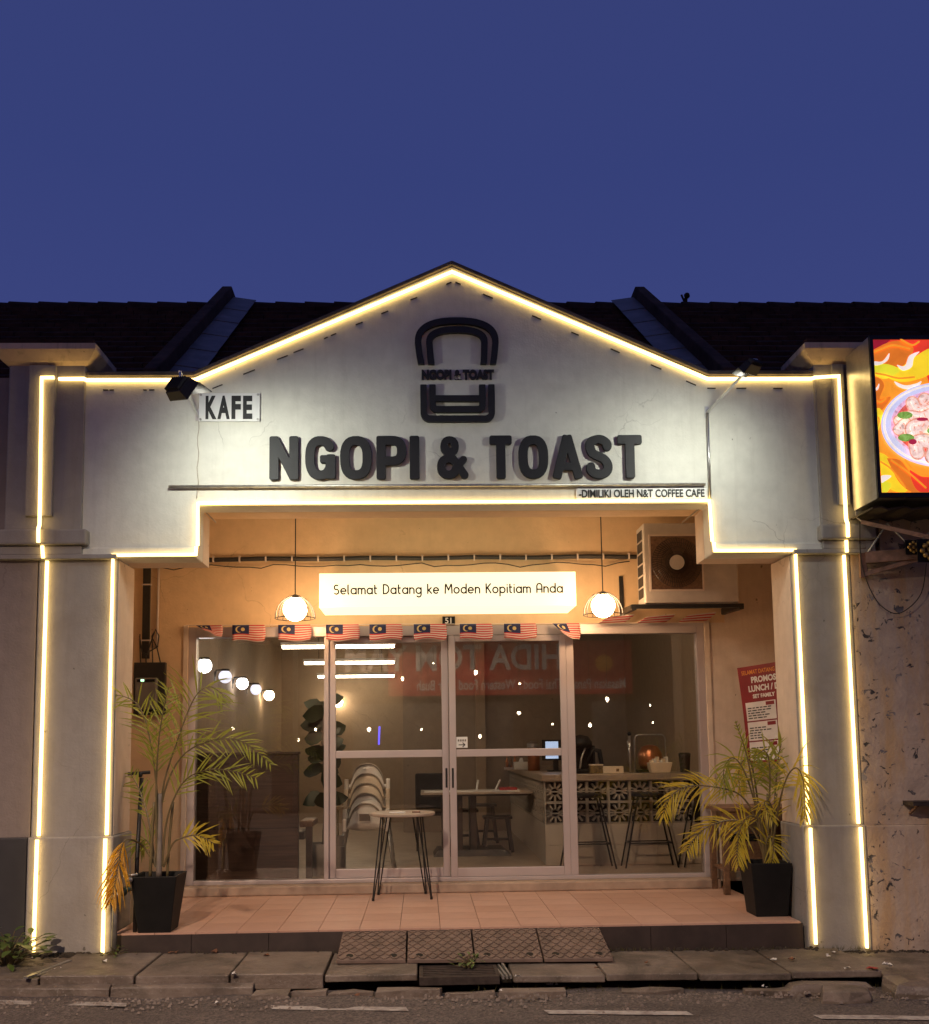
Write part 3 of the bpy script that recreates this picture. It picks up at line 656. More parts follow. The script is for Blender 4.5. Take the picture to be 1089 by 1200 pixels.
# ------------------------------------------------------------------ shop name letters
T = 0.0325; RR = 0.013
def sq(cx, cy, rx, ry, a0, a1, n=26, e=2.6):
    out = []
    for i in range(n+1):
        a = R(a0+(a1-a0)*i/n); c, s_ = math.cos(a), math.sin(a)
        out.append((cx+rx*math.copysign(abs(c)**(2/e), c), cy+ry*math.copysign(abs(s_)**(2/e), s_)))
    return out
def letter(ch, w, h=0.332):
    a, b, t, u = T, w-T, h-T, T
    if ch == 'N': return [('box', [(a, 0), (a, h)], T, RR), ('box', [(b, 0), (b, h)], T, RR), ('box', [(a-0.004, h-0.012), (b+0.004, 0.012)], T*1.02, RR)]
    if ch == 'O': return [('cap', sq(w/2, h/2, w/2-T, h/2-T, 0, 360), T)]
    if ch == 'G': return [('cap', sq(w/2, h/2, w/2-T, h/2-T, 35, 345), T), ('box', [(w*0.5, h*0.47), (w, h*0.47)], T*0.85, RR), ('box', [(b, h*0.02), (b, h*0.57)], T, RR)]
    if ch == 'P': return [('box', [(a, 0), (a, h)], T, RR), ('cap', [(a, t)] + sq(w*0.5, h*0.66, w*0.5-T, h*0.34-T, 90, -90, 16) + [(a, h*0.32+T)], T)]
    if ch == 'I': return [('box', [(w/2, 0), (w/2, h)], T*1.06, RR)]
    if ch == 'T': return [('box', [(w/2, 0), (w/2, h)], T, RR), ('box', [(0, h-T), (w, h-T)], T, RR)]
    if ch == 'A': return [('box', [(T*0.75, 0.0), (w/2+0.0, h+0.0)], T*0.95, RR), ('box', [(w-T*0.75, 0.0), (w/2, h)], T*0.95, RR), ('box', [(w*0.22, h*0.27), (w*0.78, h*0.27)], T*0.8, RR), ('cap', [(w/2, h-T), (w/2, h-T-0.01)], T)]
    if ch == 'S':
        p = [(w-T, h*0.74), (w-T*1.15, h*0.82), (w*0.62, h-T), (w*0.40, h-T), (T*1.05, h*0.84), (T, h*0.70), (w*0.28, h*0.57), (w*0.66, h*0.46), (w-T, h*0.32), (w-T*1.1, h*0.17), (w*0.62, T), (w*0.36, T), (T*1.1, h*0.18), (T, h*0.26)]
        q = []
        for i in range(len(p)-1):
            P0, P1, P2, P3 = p[max(0, i-1)], p[i], p[i+1], p[min(len(p)-1, i+2)]
            for k in range(4):
                s_ = k/4
                q.append(tuple(0.5*((2*P1[d])+(-P0[d]+P2[d])*s_+(2*P0[d]-5*P1[d]+4*P2[d]-P3[d])*s_*s_+(-P0[d]+3*P1[d]-3*P2[d]+P3[d])*s_**3) for d in (0, 1)))
        return [('cap', q+[p[-1]], T*0.98)]
    if ch == '&':
        return [('cap', [(w*0.95, T*0.9), (w*0.30, h*0.68)], T*0.85), ('cap', sq(w*0.42, h*0.76, w*0.20, h*0.15, 0, 360, 20, 2.2), T*0.8), ('cap', sq(w*0.38, h*0.28, w*0.27, h*0.19, 60, 345, 22, 2.2), T*0.9), ('cap', [(w*0.62, h*0.23), (w*0.92, h*0.45)], T*0.75), ('cap', [(w*0.3, h*0.6), (w*0.55, h*0.66)], T*0.6)]
sign = thing('shop_name_sign', 'black raised lettering reading NGOPI & TOAST across the gable wall', 'sign', (0, -0.1, 3.58))
LZ = 3.586
for ch, xa, xb in [('N', -1.40, -1.186), ('G', -1.13, -0.906), ('O', -0.867, -0.631), ('P', -0.591, -0.369), ('I', -0.347, -0.262), ('&', -0.125, 0.085), ('T', 0.272, 0.436), ('O', 0.491, 0.714), ('A', 0.754, 0.974), ('S', 1.008, 1.203), ('T', 1.252, 1.436)]:
    me = shape_mesh('letter', letter(ch, xb-xa), 0.005, 0.024, 'black_letter', bevel=0.003)
    place_flat('letter', me, (xa, -0.017, LZ), sign)
# toast logo
logo = thing('toast_logo', 'black slice-of-toast emblem of double outlines above the shop name', 'logo', (0, -0.1, 4.0))
def lg(zx, zy):    # coordinates measured on a 7.78x enlargement of the emblem
    p = at(470+zx/7.779, 360+zy/7.779, -0.01); return (p.x, p.z)
LH = 0.0245
cxz = lg(507, 330)
def archpath(x0, x1, ytop, yb, xin0, xin1):
    cx, hw = (x0+x1)/2, (x1-x0)/2; ymid = 330
    top = [lg(cx+hw*math.copysign(abs(math.cos(a))**(2/2.5), math.cos(a)), ymid-(ymid-ytop)*abs(math.sin(a))**(2/2.5)) for a in [math.pi*(1-i/30) for i in range(31)]]
    return [lg(xin0-6, yb+40), lg((xin0+x0)/2-6, yb-70)]+top+[lg((xin1+x1)/2+6, yb-70), lg(xin1+6, yb+40)]
zc = lg(500, 528)[1]
me = shape_mesh('toast_outline', [('cap', archpath(155, 860, 133, 528, 200, 826), LH)], 0.005, 0.036, 'black_letter', clip=(-9, 9, zc, 9)); place_flat('toast_outline', me, (0, -0.022, 0), logo)
me = shape_mesh('toast_inner_outline', [('cap', [(x*0.0+x, z) for x, z in archpath(259, 760, 214, 528, 290, 742)], LH)], 0.005, 0.036, 'black_letter', clip=(-9, 9, zc, 9)); place_flat('toast_inner_outline', me, (0, -0.022, 0), logo)
zt = lg(500, 715)[1]
def upath(x0, x1, yb, rad):
    (a, _), (b, z) = lg(x0, 700), lg(x1, yb); zt_ = lg(x0, 690)[1]
    return [(a, zt_+.05)]+arc(a+rad, z+rad, rad, 180, 270, 8)+arc(b-rad, z+rad, rad, 270, 360, 8)+[(b, zt_+.05)]
me = shape_mesh('bread_outline', [('cap', upath(205, 828, 1024, 0.05), LH)], 0.005, 0.036, 'black_letter', clip=(-9, 9, -9, zt)); place_flat('bread_outline', me, (0, -0.022, 0), logo)
a, b = lg(310, 840), lg(745, 840)
me = shape_mesh('bread_inner_outline', [('cap', upath(287, 743, 938, 0.035), LH), ('cap', [a, b], LH*0.95)], 0.005, 0.036, 'black_letter', clip=(-9, 9, -9, zt)); place_flat('bread_inner_outline', me, (0, -0.022, 0), logo)
a = lg(188, 655); b = lg(850, 655)
me = text_mesh('emblem_lettering', 'NGOPI & TOAST', 0.098, 0.014, 'black_letter', bold=0.006); bw = max(v.co.x for v in me.vertices)
me.transform(Matrix.Diagonal(((b[0]-a[0])/bw, 1, 1, 1))); place_flat('emblem_lettering', me, (a[0], -0.010, a[1]), logo)

# KAFE plate
kafe = thing('kafe_plate', 'white acrylic plate reading KAFE with corner screws', 'sign', (-1.71, 0, 4.04))
m = MB(); m.box(-1.94, -1.478, -0.022, -0.014, 4.04, 4.262); m.build('plate', 'white_panel', kafe, bevel=0.002)
for k, ch in enumerate('KAFE'):
    me = text_mesh('letter', ch, 0.235, 0.004, 'print_black', bold=0.011); a_ = min(v.co.x for v in me.vertices); b_ = max(v.co.x for v in me.vertices)
    me.transform(Matrix.Translation((-a_, 0, 0))); wl = (0.083, 0.093, 0.070, 0.070)[k]; me.transform(Matrix.Diagonal((wl/(b_-a_), 1, 1, 1)))
    place_flat('letter', me, (-1.888+(0, 0.090, 0.196, 0.283)[k], -0.025, 4.068), kafe)
for x in (-1.925, -1.493):
    for z in (4.055, 4.247):
        m = MB(); m.lathe([(0.009, -0.03), (0.009, 0.0)], (x, 0, z), 8, 'Y'); m.build('screw', 'galv', kafe)
own = thing('owner_plate', 'narrow white plate reading DIMILIKI OLEH N&T COFFEE CAFE', 'sign', (1.42, 0, 3.42))
m = MB(); m.box(0.925, 1.93, -0.014, -0.006, 3.424, 3.507); m.build('plate', 'white_panel', own, bevel=0.002)
me = text_mesh('lettering', '-DIMILIKI OLEH N&T COFFEE CAFE', 0.085, 0.004, 'print_black', bold=0.0018); bw = max(v.co.x for v in me.vertices)
me.transform(Matrix.Diagonal((0.965/bw, 1, 1, 1))); place_flat('lettering', me, (0.945, -0.017, 3.437), own)
m = MB(); m.tube([(-2.155, -0.03, 3.533), (1.915, -0.03, 3.530)], 0.012, 8)
tag(m.build('metal_rail', 'galv', smooth=True), 'long thin metal conduit fixed below the shop name', 'conduit')
m = MB(); m.tube([(1.957, -0.02, 4.10), (1.953, -0.014, 3.43)], 0.011, 6)
tag(m.build('conduit', 'steel', smooth=True), 'grey vertical conduit dropping from the right floodlight', 'conduit')
pts = [(-1.945+0.006*math.sin(i*1.7), -0.006, 4.28-0.83*i/14) for i in range(15)]
m = MB(); m.tube(pts, 0.0035, 5); tag(m.build('wire', 'cable_light'), 'thin wire running down the wall from left floodlight', 'wire')

# floodlights
def floodlight(label, base, elbow, head, aim, tilt, power, size, rolla, hw=0.115, hh=0.085):
    t = thing('floodlight', label, 'floodlight', base, group='floodlights on arms beside the shop name')
    m = MB(); m.tube([base, elbow], 0.011, 6).obox((base[0], 0.0, base[2]-0.04), (base[0], 0.0, base[2]+0.05), 0.03, 0.02, up=(0, 1, 0)); m.build('arm', 'steel', t, smooth=False)
    m = MB(); m.tube([elbow, Vector(elbow)*0.5+Vector(head)*0.5+Vector((0, 0, 0.03)), head], 0.009, 6); m.build('bracket', 'steel', t)
    d = (Vector(aim)-Vector(head)).normalized(); up = Vector((0, 0, 1)); sx = d.cross(up).normalized(); sy = sx.cross(d).normalized()
    q = Matrix.Rotation(rolla, 3, d); sx = q @ sx; sy = q @ sy
    def W(a, b, c): return Vector(head)+sx*a+sy*b+d*c
    P = [W(-hw, -hh, 0.035), W(hw, -hh, 0.035), W(hw, hh, 0.035), W(-hw, hh, 0.035)]; Bk = [W(-hw*.8, -hh*.8, -0.035), W(hw*.8, -hh*.8, -0.035), W(hw*.8, hh*.8, -0.035), W(-hw*.8, hh*.8, -0.035)]
    m = MB(); m.hexa(Bk+P)
    for i in range(7):
        x = -hw*.7+hw*1.4*i/6; m.obox(W(x, -hh*.7, -0.045), W(x, hh*.7, -0.045), 0.006, 0.03, up=d)
    m.build('housing', 'black_metal', t, bevel=0.004)
    m = MB(); vl = 0.10 if hh > 0.05 else 0.055; m.hexa([W(-hw, hh*0.98, 0.036), W(hw, hh*0.98, 0.036), W(hw*1.15, hh*1.1, 0.036+vl), W(-hw*1.15, hh*1.1, 0.036+vl), W(-hw, hh*0.98+.005, 0.036), W(hw, hh*0.98+.005, 0.036), W(hw*1.15, hh*1.1+.005, 0.036+vl), W(-hw*1.15, hh*1.1+.005, 0.036+vl)]); m.build('visor', 'black_metal', t)
    m = MB(); m.poly([W(-hw*.85, -hh*.8, 0.0365), W(hw*.85, -hh*.8, 0.0365), W(hw*.85, hh*.8, 0.0365), W(-hw*.85, hh*.8, 0.0365)]); m.build('lens', 'flood_glass', t)
    ld = bpy.data.lights.new('flood_lamp', 'SPOT'); ld.energy = power; ld.color = (0.98, 1.0, 0.86); ld.spot_size = R(size); ld.spot_blend = 1.0; ld.shadow_soft_size = 0.05
    lo = bpy.data.objects.new('flood_lamp', ld); COL.objects.link(lo); lo.parent = t; lo.location = W(0, 0, 0.05)-t.location
    lo.rotation_euler = d.to_track_quat('-Z', 'Y').to_euler()
    return t
floodlight('black floodlight hanging in front of roofline strip beside KAFE plate', Vector((-1.951, -0.01, 4.09)), at(211, 436, -1.03), at(212, 455, -1.06), (-1.0, 0.0, 3.2), 0, 94, 172, R(12), 0.105, 0.075)
floodlight('thin floodlight on a raised steel arm at the right gable shoulder', Vector((1.954, -0.01, 4.10)), at(887, 422, -0.98), at(880, 431, -1.0), (1.2, 0.0, 3.1), 0, 86, 172, R(-8), 0.085, 0.03)

# ------------------------------------------------------------------ porch fittings
lb = thing('lightbox_sign', 'glowing cream lightbox reading Selamat Datang ke Moden Kopitiam Anda', 'sign', (0, 1.6, 2.78))
m = MB(); m.box(-1.16, 1.108, 1.315, 1.855, 2.787, 3.09); m.build('box', 'lightbox', lb, bevel=0.002)
XH = 0.62
def G(ch):
    c = arc(.31, .31, .31, 0, 360, 22)
    return {'S': (.58, [arc(.29, .74, .25, 50, 250, 12)+[(.30, .50)]+arc(.29, .26, .27, 75, -140, 14)]),
    'e': (.62, [[(0.02, .31), (.62, .31)]+arc(.31, .31, .31, 0, 310, 20)]), 'l': (.12, [[(0, 1), (0, .1), (.03, .03), (.1, 0)]]),
    'a': (.62, [c, [(.62, .62), (.62, 0)]]), 'm': (.84, [[(0, 0), (0, .62)], [(0, .4)]+arc(.21, .41, .21, 180, 0, 10)+[(.42, 0)], arc(.63, .41, .21, 180, 0, 10)+[(.84, 0)]]),
    't': (.30, [[(.06, .95), (.06, .15), (.11, .04), (.24, 0)], [(0, .62), (.28, .62)]]), ' ': (.30, []),
    'D': (.66, [[(0, 0), (0, 1), (.2, 1)]+arc(.2, .5, .46, 90, -90, 14, .5)+[(0, 0)]]), 'n': (.52, [[(0, 0), (0, .62)], [(0, .36)]+arc(.26, .36, .26, 180, 0, 12)+[(.52, 0)]]),
    'g': (.62, [c, [(.62, .62), (.62, -.1)]+arc(.33, -.1, .29, 0, -140, 10)]), 'k': (.45, [[(0, 0), (0, 1)], [(.42, .62), (0, .26)], [(.12, .36), (.45, 0)]]),
    'o': (.62, [c]), 'd': (.62, [c, [(.62, 1), (.62, 0)]]), 'p': (.62, [c, [(0, .62), (0, -.36)]]), 'i': (.04, [[(.02, 0), (.02, .62)], [(.02, .87), (.02, .88)]]),
    'M': (.84, [[(0, 0), (0.04, .9), (.1, 1), (.42, .35), (.74, 1), (.80, .9), (.84, 0)]]), 'K': (.56, [[(0, 0), (0, 1)], [(.52, 1), (0, .42)], [(.16, .58), (.56, 0)]]),
    'A': (.62, [[(0, 0), (0, .69)]+arc(.31, .69, .31, 180, 0, 12)+[(.62, 0)], [(0, .36), (.62, .36)]])}[ch]
TXT = 'Selamat Datang ke Moden Kopitiam Anda'; GAP = 0.26
sc = 2.035/sum(G(c)[0]+GAP for c in TXT); x = 0.0
for ch in TXT:
    wd, st = G(ch)
    if st:
        me = shape_mesh('letter', [('cap', [(p[0]*sc, p[1]*sc*1.12) for p in s_], 0.083*sc) for s_ in st], 0.0025, 0.003, 'print_black'); place_flat('letter', me, (-1.03+x*sc, 1.309, 2.905), lb)
    x += wd+GAP
pl = thing('house_number_plate', 'small dark house number plate reading 51 under the lightbox', 'sign', (-0.01, 1.85, 2.68))
m = MB(); m.box(-0.068, 0.05, 1.842, 1.858, 2.69, 2.765); m.build('plate', 'black_plastic', pl)
me = text_mesh('number', '51', 0.075, 0.003, 'white_print', bold=0.001, align='CENTER'); place_flat('number', me, (-0.008, 1.838, 2.70), pl)

def pendant(label, c):
    t = thing('pendant_lamp', label, 'pendant lamp', (c[0], c[1], 3.8), group='pendant lamps over the porch')
    m = MB(); m.sphere(c, 0.103, 24, 14); m.build('globe', 'pendant', t, smooth=True)
    m = MB(); m.tube([(c[0], c[1], 3.8), (c[0], c[1], c[2]+0.125)], 0.005, 5); m.build('cord', 'cable', t)
    m = MB(); m.lathe([(0.035, c[2]+0.095), (0.035, c[2]+0.118), (0.012, c[2]+0.13)], (c[0], c[1], 0), 10); m.build('cap', 'black_metal', t)
    m = MB(); n = 16; top, bot, rr = c[2]+0.118, c[2]-0.08, 0.173
    for i in range(n):
        a = 2*math.pi*i/n; pts = []
        for k in range(7):
            u = k/6; pts.append((c[0]+rr*math.sin(u*math.pi/2)*math.cos(a), c[1]+rr*math.sin(u*math.pi/2)*math.sin(a), bot+(top-bot)*math.cos(u*math.pi/2)))
        m.tube(pts, 0.0038, 4, False)
    m.tube([(c[0]+rr*math.cos(2*math.pi*i/24), c[1]+rr*math.sin(2*math.pi*i/24), bot) for i in range(25)], 0.0035, 4, False); m.build('wire_shade', 'black_metal', t)
    return t
pendant('glowing globe pendant in black wire shade left of the lightbox', tuple(at(346, 714, 1.2)))
pendant('glowing globe pendant in black wire shade near the air conditioner', tuple(at(707, 710, 1.2)))

# air conditioner
ac = thing('air_conditioner', 'beige outdoor air conditioner unit with round fan grille on wall bracket', 'air conditioner', (2.15, 1.5, 2.80))
m = MB(); m.box(1.722, 2.56, 1.30, 1.60, 2.80, 3.52); m.build('casing', 'ac_paint', ac, bevel=0.012)
m = MB(); m.box(1.765, 2.25, 1.286, 1.30, 2.905, 2.92).box(1.765, 2.25, 1.286, 1.30, 3.40, 3.415).box(1.765, 1.78, 1.286, 1.30, 2.92, 3.40).box(2.235, 2.25, 1.286, 1.30, 2.92, 3.40); m.build('grille_frame', 'pvc', ac)
m = MB(); m.box(1.78, 2.235, 1.292, 1.301, 2.92, 3.40); m.build('fan_recess', 'brown_wood', ac)
m = MB(); fc = (2.01, 1.284, 3.16)
for i in range(60):
    a = 2*math.pi*i/60; m.tube([(fc[0]+0.062*math.cos(a), 1.282, fc[2]+0.062*math.sin(a)), (fc[0]+0.155*math.cos(a+.12), 1.276, fc[2]+0.155*math.sin(a+.12)), (fc[0]+0.222*math.cos(a+.2), 1.286, fc[2]+0.222*math.sin(a+.2))], 0.0032, 3, False)
for r_ in (0.10, 0.14, 0.18, 0.222):
    m.tube([(fc[0]+r_*math.cos(2*math.pi*i/36), 1.280, fc[2]+r_*math.sin(2*math.pi*i/36)) for i in range(37)], 0.002, 4, False)
m.build('fan_grille', 'dark_wood', ac)
m = MB(); m.lathe([(0.066, -0.012), (0.066, 0.008)], fc, 24, 'Y'); m.build('fan_hub', 'ac_paint', ac)
for i in range(6):
    z = 2.86+i*0.105; m = MB(); m.box(1.717, 1.7225, 1.36, 1.55, z, z+0.085); m.build('side_vent', 'meter_board', ac)
for i in range(14):
    z = 2.86+i*0.042; m = MB(); m.box(2.30, 2.54, 1.297, 1.301, z, z+0.012); m.build('louvre', 'ac_paint', ac)
m = MB(); m.obox((1.60, 1.32, 2.772), (2.60, 1.32, 2.772), 0.045, 0.035).obox((1.62, 1.30, 2.765), (1.62, 1.86, 2.79), 0.04, 0.05).obox((2.58, 1.30, 2.765), (2.58, 1.86, 2.79), 0.04, 0.05).box(1.60, 1.635, 1.83, 1.86, 2.76, 3.13).box(2.565, 2.6, 1.83, 1.86, 2.76, 3.13)
m.build('bracket', 'black_metal', ac)

# cable trunking with white clips
cb = thing('cable_run', 'black bundled cable run with white clips along top of porch wall', 'cable')
pts = [(-2.93+4.7*i/30, 1.835, 3.318+0.004*math.sin(i)) for i in range(31)]
m = MB(); m.tube(pts, 0.022, 6); m.build('cable_bundle', 'cable', cb)
x = -2.2
while x < 1.75:
    m = MB(); m.box(x, x+0.014, 1.805, 1.86, 3.293, 3.345); m.build('clip', 'pvc', cb); x += 0.243
pts = [(-2.9+4.6*i/40, 1.82, 3.27-0.03*abs(math.sin(i*0.55))-0.02*(i % 7 == 3)) for i in range(41)]
m = MB(); m.tube(pts, 0.005, 5); m.build('loose_wire', 'cable', cb)
dr = thing('cable_drop', 'dark vertical cable tray and pale pipe above the meter board', 'cable')
m = MB(); m.box(-2.84, -2.775, 1.83, 1.86, 2.40, 3.30); m.build('tray', 'meter_board', dr)
for z in (3.08, 2.56): 
    m = MB(); m.box(-2.85, -2.765, 1.826, 1.86, z, z+0.013); m.build('clip', 'pvc', dr)
m = MB(); m.tube([(-2.70, 1.845, 3.28), (-2.705, 1.845, 2.50)], 0.011, 8); m.build('pipe', 'pvc', dr, smooth=True)
mt = thing('meter_board', 'black electricity meter board with looping wires behind the left palm', 'meter', (-2.76, 1.8, 1.88))
m = MB(); m.box(-2.90, -2.615, 1.80, 1.86, 1.88, 2.36); m.build('board', 'meter_board', mt, bevel=0.004)
m = MB(); m.box(-2.868, -2.675, 1.73, 1.80, 1.93, 2.215); m.build('meter_case', 'meter_case', mt, bevel=0.01)
m = MB(); m.box(-2.85, -2.69, 1.726, 1.73, 2.175, 2.20); m.build('meter_window', 'black_plastic', mt)
m = MB(); m.box(-2.815, -2.785, 1.722, 1.727, 2.18, 2.20); m.build('indicator', 'led_dot', mt)
for pts in ([(-2.84, 1.80, 2.36), (-2.845, 1.78, 2.55), (-2.85, 1.8, 2.62)], [(-2.85, 1.79, 2.60), (-2.82, 1.77, 2.45), (-2.77, 1.76, 2.43), (-2.74, 1.77, 2.55), (-2.70, 1.77, 2.66), (-2.67, 1.77, 2.60), (-2.68, 1.77, 2.50), (-2.75, 1.77, 2.46)], [(-2.73, 1.8, 2.36), (-2.735, 1.78, 2.60), (-2.71, 1.78, 2.64)], [(-2.66, 1.8, 2.36), (-2.69, 1.78, 2.50), (-2.73, 1.78, 2.58)], [(-2.79, 1.8, 2.36), (-2.79, 1.79, 2.42)]):
    m = MB(); m.tube(pts, 0.006, 5); m.build('wire', 'cable', mt)
for n_, pts in (('short cable end dangling under the left corner of the beam', [at(236, 594, 0.1), at(243, 602, 0.25), at(253, 612, 0.4)]), ('short cable end dangling under the right corner of the beam', [at(827, 590, 0.1), at(815, 600, 0.25), at(800, 612, 0.4)])):
    m = MB(); m.tube(pts, 0.006, 5); tag(m.build('cable_end', 'cable_light'), n_, 'cable')

# ------------------------------------------------------------------ sliding doors
GY = 1.90
dfr = thing('shopfront_frame', 'pinkish aluminium shopfront frame with tinted fixed side panes', 'window', (0, 1.9, 0.33))
m = MB(); m.box(DX0, DX0+0.07, 1.865, 1.97, 0.336, DZ1); m.build('jamb', 'aluminium', dfr, bevel=0.004)
m = MB(); m.box(DX1-0.07, DX1, 1.865, 1.97, 0.336, DZ1); m.build('jamb', 'aluminium', dfr, bevel=0.004)
m = MB(); m.box(DX0+0.07, DX1-0.07, 1.865, 1.97, 2.59, DZ1); m.build('head_rail', 'aluminium', dfr, bevel=0.004)
m = MB(); m.box(DX0+0.07, DX1-0.07, 1.867, 1.97, 0.336, 0.372); m.build('bottom_rail', 'aluminium', dfr, bevel=0.004)
for a, b in ((-1.172, -1.128), (1.085, 1.155)):
    m = MB(); m.box(a, b, 1.870, 1.965, 0.373, 2.589); m.build('mullion', 'aluminium', dfr, bevel=0.004)
for a, b in ((DX0+0.07, -1.172), (1.155, DX1-0.07)):
    m = MB(); m.box(a, b, GY+0.012, GY+0.018, 0.372, 2.59); m.build('pane', 'glass', dfr)
def door(label, x0, x1, y, handle):
    t = thing('sliding_door', label, 'door', ((x0+x1)/2, y, 0.373), group='sliding doors of the cafe')
    for a, b in ((x0, x0+0.062), (x1-0.062, x1)):
        m = MB(); m.box(a, b, y-0.018, y+0.018, 0.374, 2.588); m.build('stile', 'aluminium', t, bevel=0.004)
    for z0, z1 in ((0.374, 0.455), (1.462, 1.53), (2.53, 2.588)):
        m = MB(); m.box(x0+0.062, x1-0.062, y-0.016, y+0.016, z0, z1); m.build('rail', 'aluminium', t, bevel=0.004)
    for z0, z1 in ((0.455, 1.462), (1.53, 2.53)):
        m = MB(); m.box(x0+0.06, x1-0.06, y-0.003, y+0.003, z0, z1); m.build('pane', 'glass', t)
    m = MB(); m.box(handle, handle+0.018, y-0.024, y-0.018, 1.18, 1.36); m.build('handle', 'black_metal', t, bevel=0.003)
    return t
door('left sliding aluminium door, white chairs stacked behind it', -1.128, -0.02, 1.93, -0.055)
d2 = door('right sliding aluminium door with small white arrow sticker', -0.015, 1.085, 1.885, 0.003)
st = thing('arrow_sticker', 'small white sticker with black arrow on right sliding door', 'sticker', (0.1, 1.87, 1.54))
m = MB(); m.box(0.048, 0.152, 1.876, 1.8785, 1.545, 1.645); m.build('paper', 'white_panel', st)
me = shape_mesh('arrow', [('cap', [(0, 0), (0.055, 0)], 0.004), ('cap', [(0.036, 0.018), (0.056, 0), (0.036, -0.018)], 0.004)], 0.002, 0.001, 'print_black'); place_flat('arrow', me, (0.072, 1.8745, 1.572), st)
for i in range(4):
    m = MB(); m.box(0.062+i*0.021, 0.076+i*0.021, 1.8735, 1.875, 1.603, 1.622); m.build('print_mark', 'meter_case', st)

# ------------------------------------------------------------------ bunting flags
def flagmat():
    m, t, b = newmat('flag_print')
    tc = t.nodes.new('ShaderNodeTexCoord'); sp = t.nodes.new('ShaderNodeSeparateXYZ'); t.links.new(tc.outputs['UV'], sp.inputs[0])
    U, V = sp.outputs[0], sp.outputs[1]
    stripe = mth(t, 'GREATER_THAN', mth(t, 'FRACT', mth(t, 'MULTIPLY', V, 7.0)), 0.5)
    c = mixc(t, stripe, (0.72, 0.60, 0.56), (0.60, 0.05, 0.05))
    can = mth(t, 'MULTIPLY', mth(t, 'LESS_THAN', U, 0.5), mth(t, 'GREATER_THAN', V, 0.43))
    c = mixc(t, can, c, (0.02, 0.025, 0.10))
    def circ(cu, cv, r_):
        du = mth(t, 'MULTIPLY', mth(t, 'SUBTRACT', U, cu), 2.0); dv = mth(t, 'SUBTRACT', V, cv)
        return mth(t, 'LESS_THAN', mth(t, 'SQRT', mth(t, 'ADD', mth(t, 'MULTIPLY', du, du), mth(t, 'MULTIPLY', dv, dv))), r_)
    cres = mth(t, 'MULTIPLY', circ(0.20, 0.715, 0.21), mth(t, 'SUBTRACT', 1.0, circ(0.235, 0.715, 0.185)))
    c = mixc(t, mth(t, 'MAXIMUM', cres, circ(0.315, 0.715, 0.115)), c, (0.66, 0.52, 0.22))
    t.links.new(c, b.inputs['Base Color']); b.inputs['Roughness'].default_value = 0.6
    tr = t.nodes.new('ShaderNodeBsdfTranslucent'); t.links.new(c, tr.inputs[0]); ms = t.nodes.new('ShaderNodeMixShader'); ms.inputs[0].default_value = 0.3
    t.links.new(b.outputs[0], ms.inputs[1]); t.links.new(tr.outputs[0], ms.inputs[2]); t.links.new(ms.outputs[0], t.nodes['Material Output'].inputs[0])
flagmat()
def flag(label, x, z, w, h, fold=0, ph=0.0, twist=0.0, group='small striped flags strung above the doors'):
    nx, ny = 12, 6; me = bpy.data.meshes.new('bunting_flag'); v = []; f = []; uv = []
    for j in range(ny+1):
        for i in range(nx+1):
            u, q = i/nx, j/ny; X = u*w; Zz = -(1-q)*h; Yy = 0.010*math.sin(5*u+ph)*(1-q)
            Zz += 0.010*math.sin(6.0*u+ph)*(1-q)
            if i == nx: X -= 0.012*(abs(q-0.5)*2)**4
            if fold == 1: Yy += -0.08*max(0, 1-q)*(1-u); Zz += 0.05*(1-q)*(1-u); X += 0.10*(1-q)*(1-u)     # corner turned over
            if fold == 2:                                                               # twisted up over the string
                a = twist*(1-q); Zz = -(1-q)*h*math.cos(2.4+0.5*u)*0.5+0.01*u; Yy = -(1-q)*h*0.8*math.sin(2.2); X += 0.07*(1-q)
            v.append((X, Yy, Zz)); uv.append((u, q*0.42 if fold == 2 else q))
    for j in range(ny):
        for i in range(nx): f.append((j*(nx+1)+i, j*(nx+1)+i+1, (j+1)*(nx+1)+i+1, (j+1)*(nx+1)+i))
    me.from_pydata(v, [], f); l = me.uv_layers.new(name='UV')
    for p in me.polygons:
        for li in p.loop_indices: l.data[li].uv = uv[me.loops[li].vertex_index]
        p.use_smooth = True
    me.materials.append(MATS['flag_print'])
    o = link('bunting_flag', me, loc=(x, 1.76, z)); tag(o, label, 'flag', group)
    s_ = o.modifiers.new('solid', 'SOLIDIFY'); s_.thickness = 0.0015
def zs(x): return 2.684-0.004*x
flag('folded striped flag at the far left end of the string', -2.33, zs(-2.3), 0.245, 0.115, 1, 0.6)
for i, (x, w_, lab) in enumerate(((-2.0, .305, 'second striped flag from left, above the globe lamps'), (-1.58, .305, 'third striped flag from left, under the left pendant lamp'), (-1.142, .31, 'striped flag under the left end of the lightbox, over a mullion'), (-0.743, .305, 'fifth striped flag from left, above the stacked white chairs'), (-0.335, .305, 'striped flag just left of the number 51 plate'), (0.09, .305, 'striped flag just right of the number 51 plate'), (0.50, .305, 'eighth striped flag from left, before the folded ones'))):
    flag(lab, x, zs(x), w_, 0.148, 0, i*1.3)
flag('bunched striped flag with a turned corner at the right door edge', 0.95, zs(1), 0.26, 0.165, 1, 2.0)
flag('twisted striped flag just under the right pendant lamp', 1.38, zs(1.4), 0.26, 0.13, 2, 0.3)
flag('twisted striped flag below left end of the air conditioner', 1.74, zs(1.8), 0.28, 0.13, 2, 1.3)
flag('twisted striped flag at the far right end of the string', 2.13, zs(2.2)+.01, 0.27, 0.14, 2, 2.3)
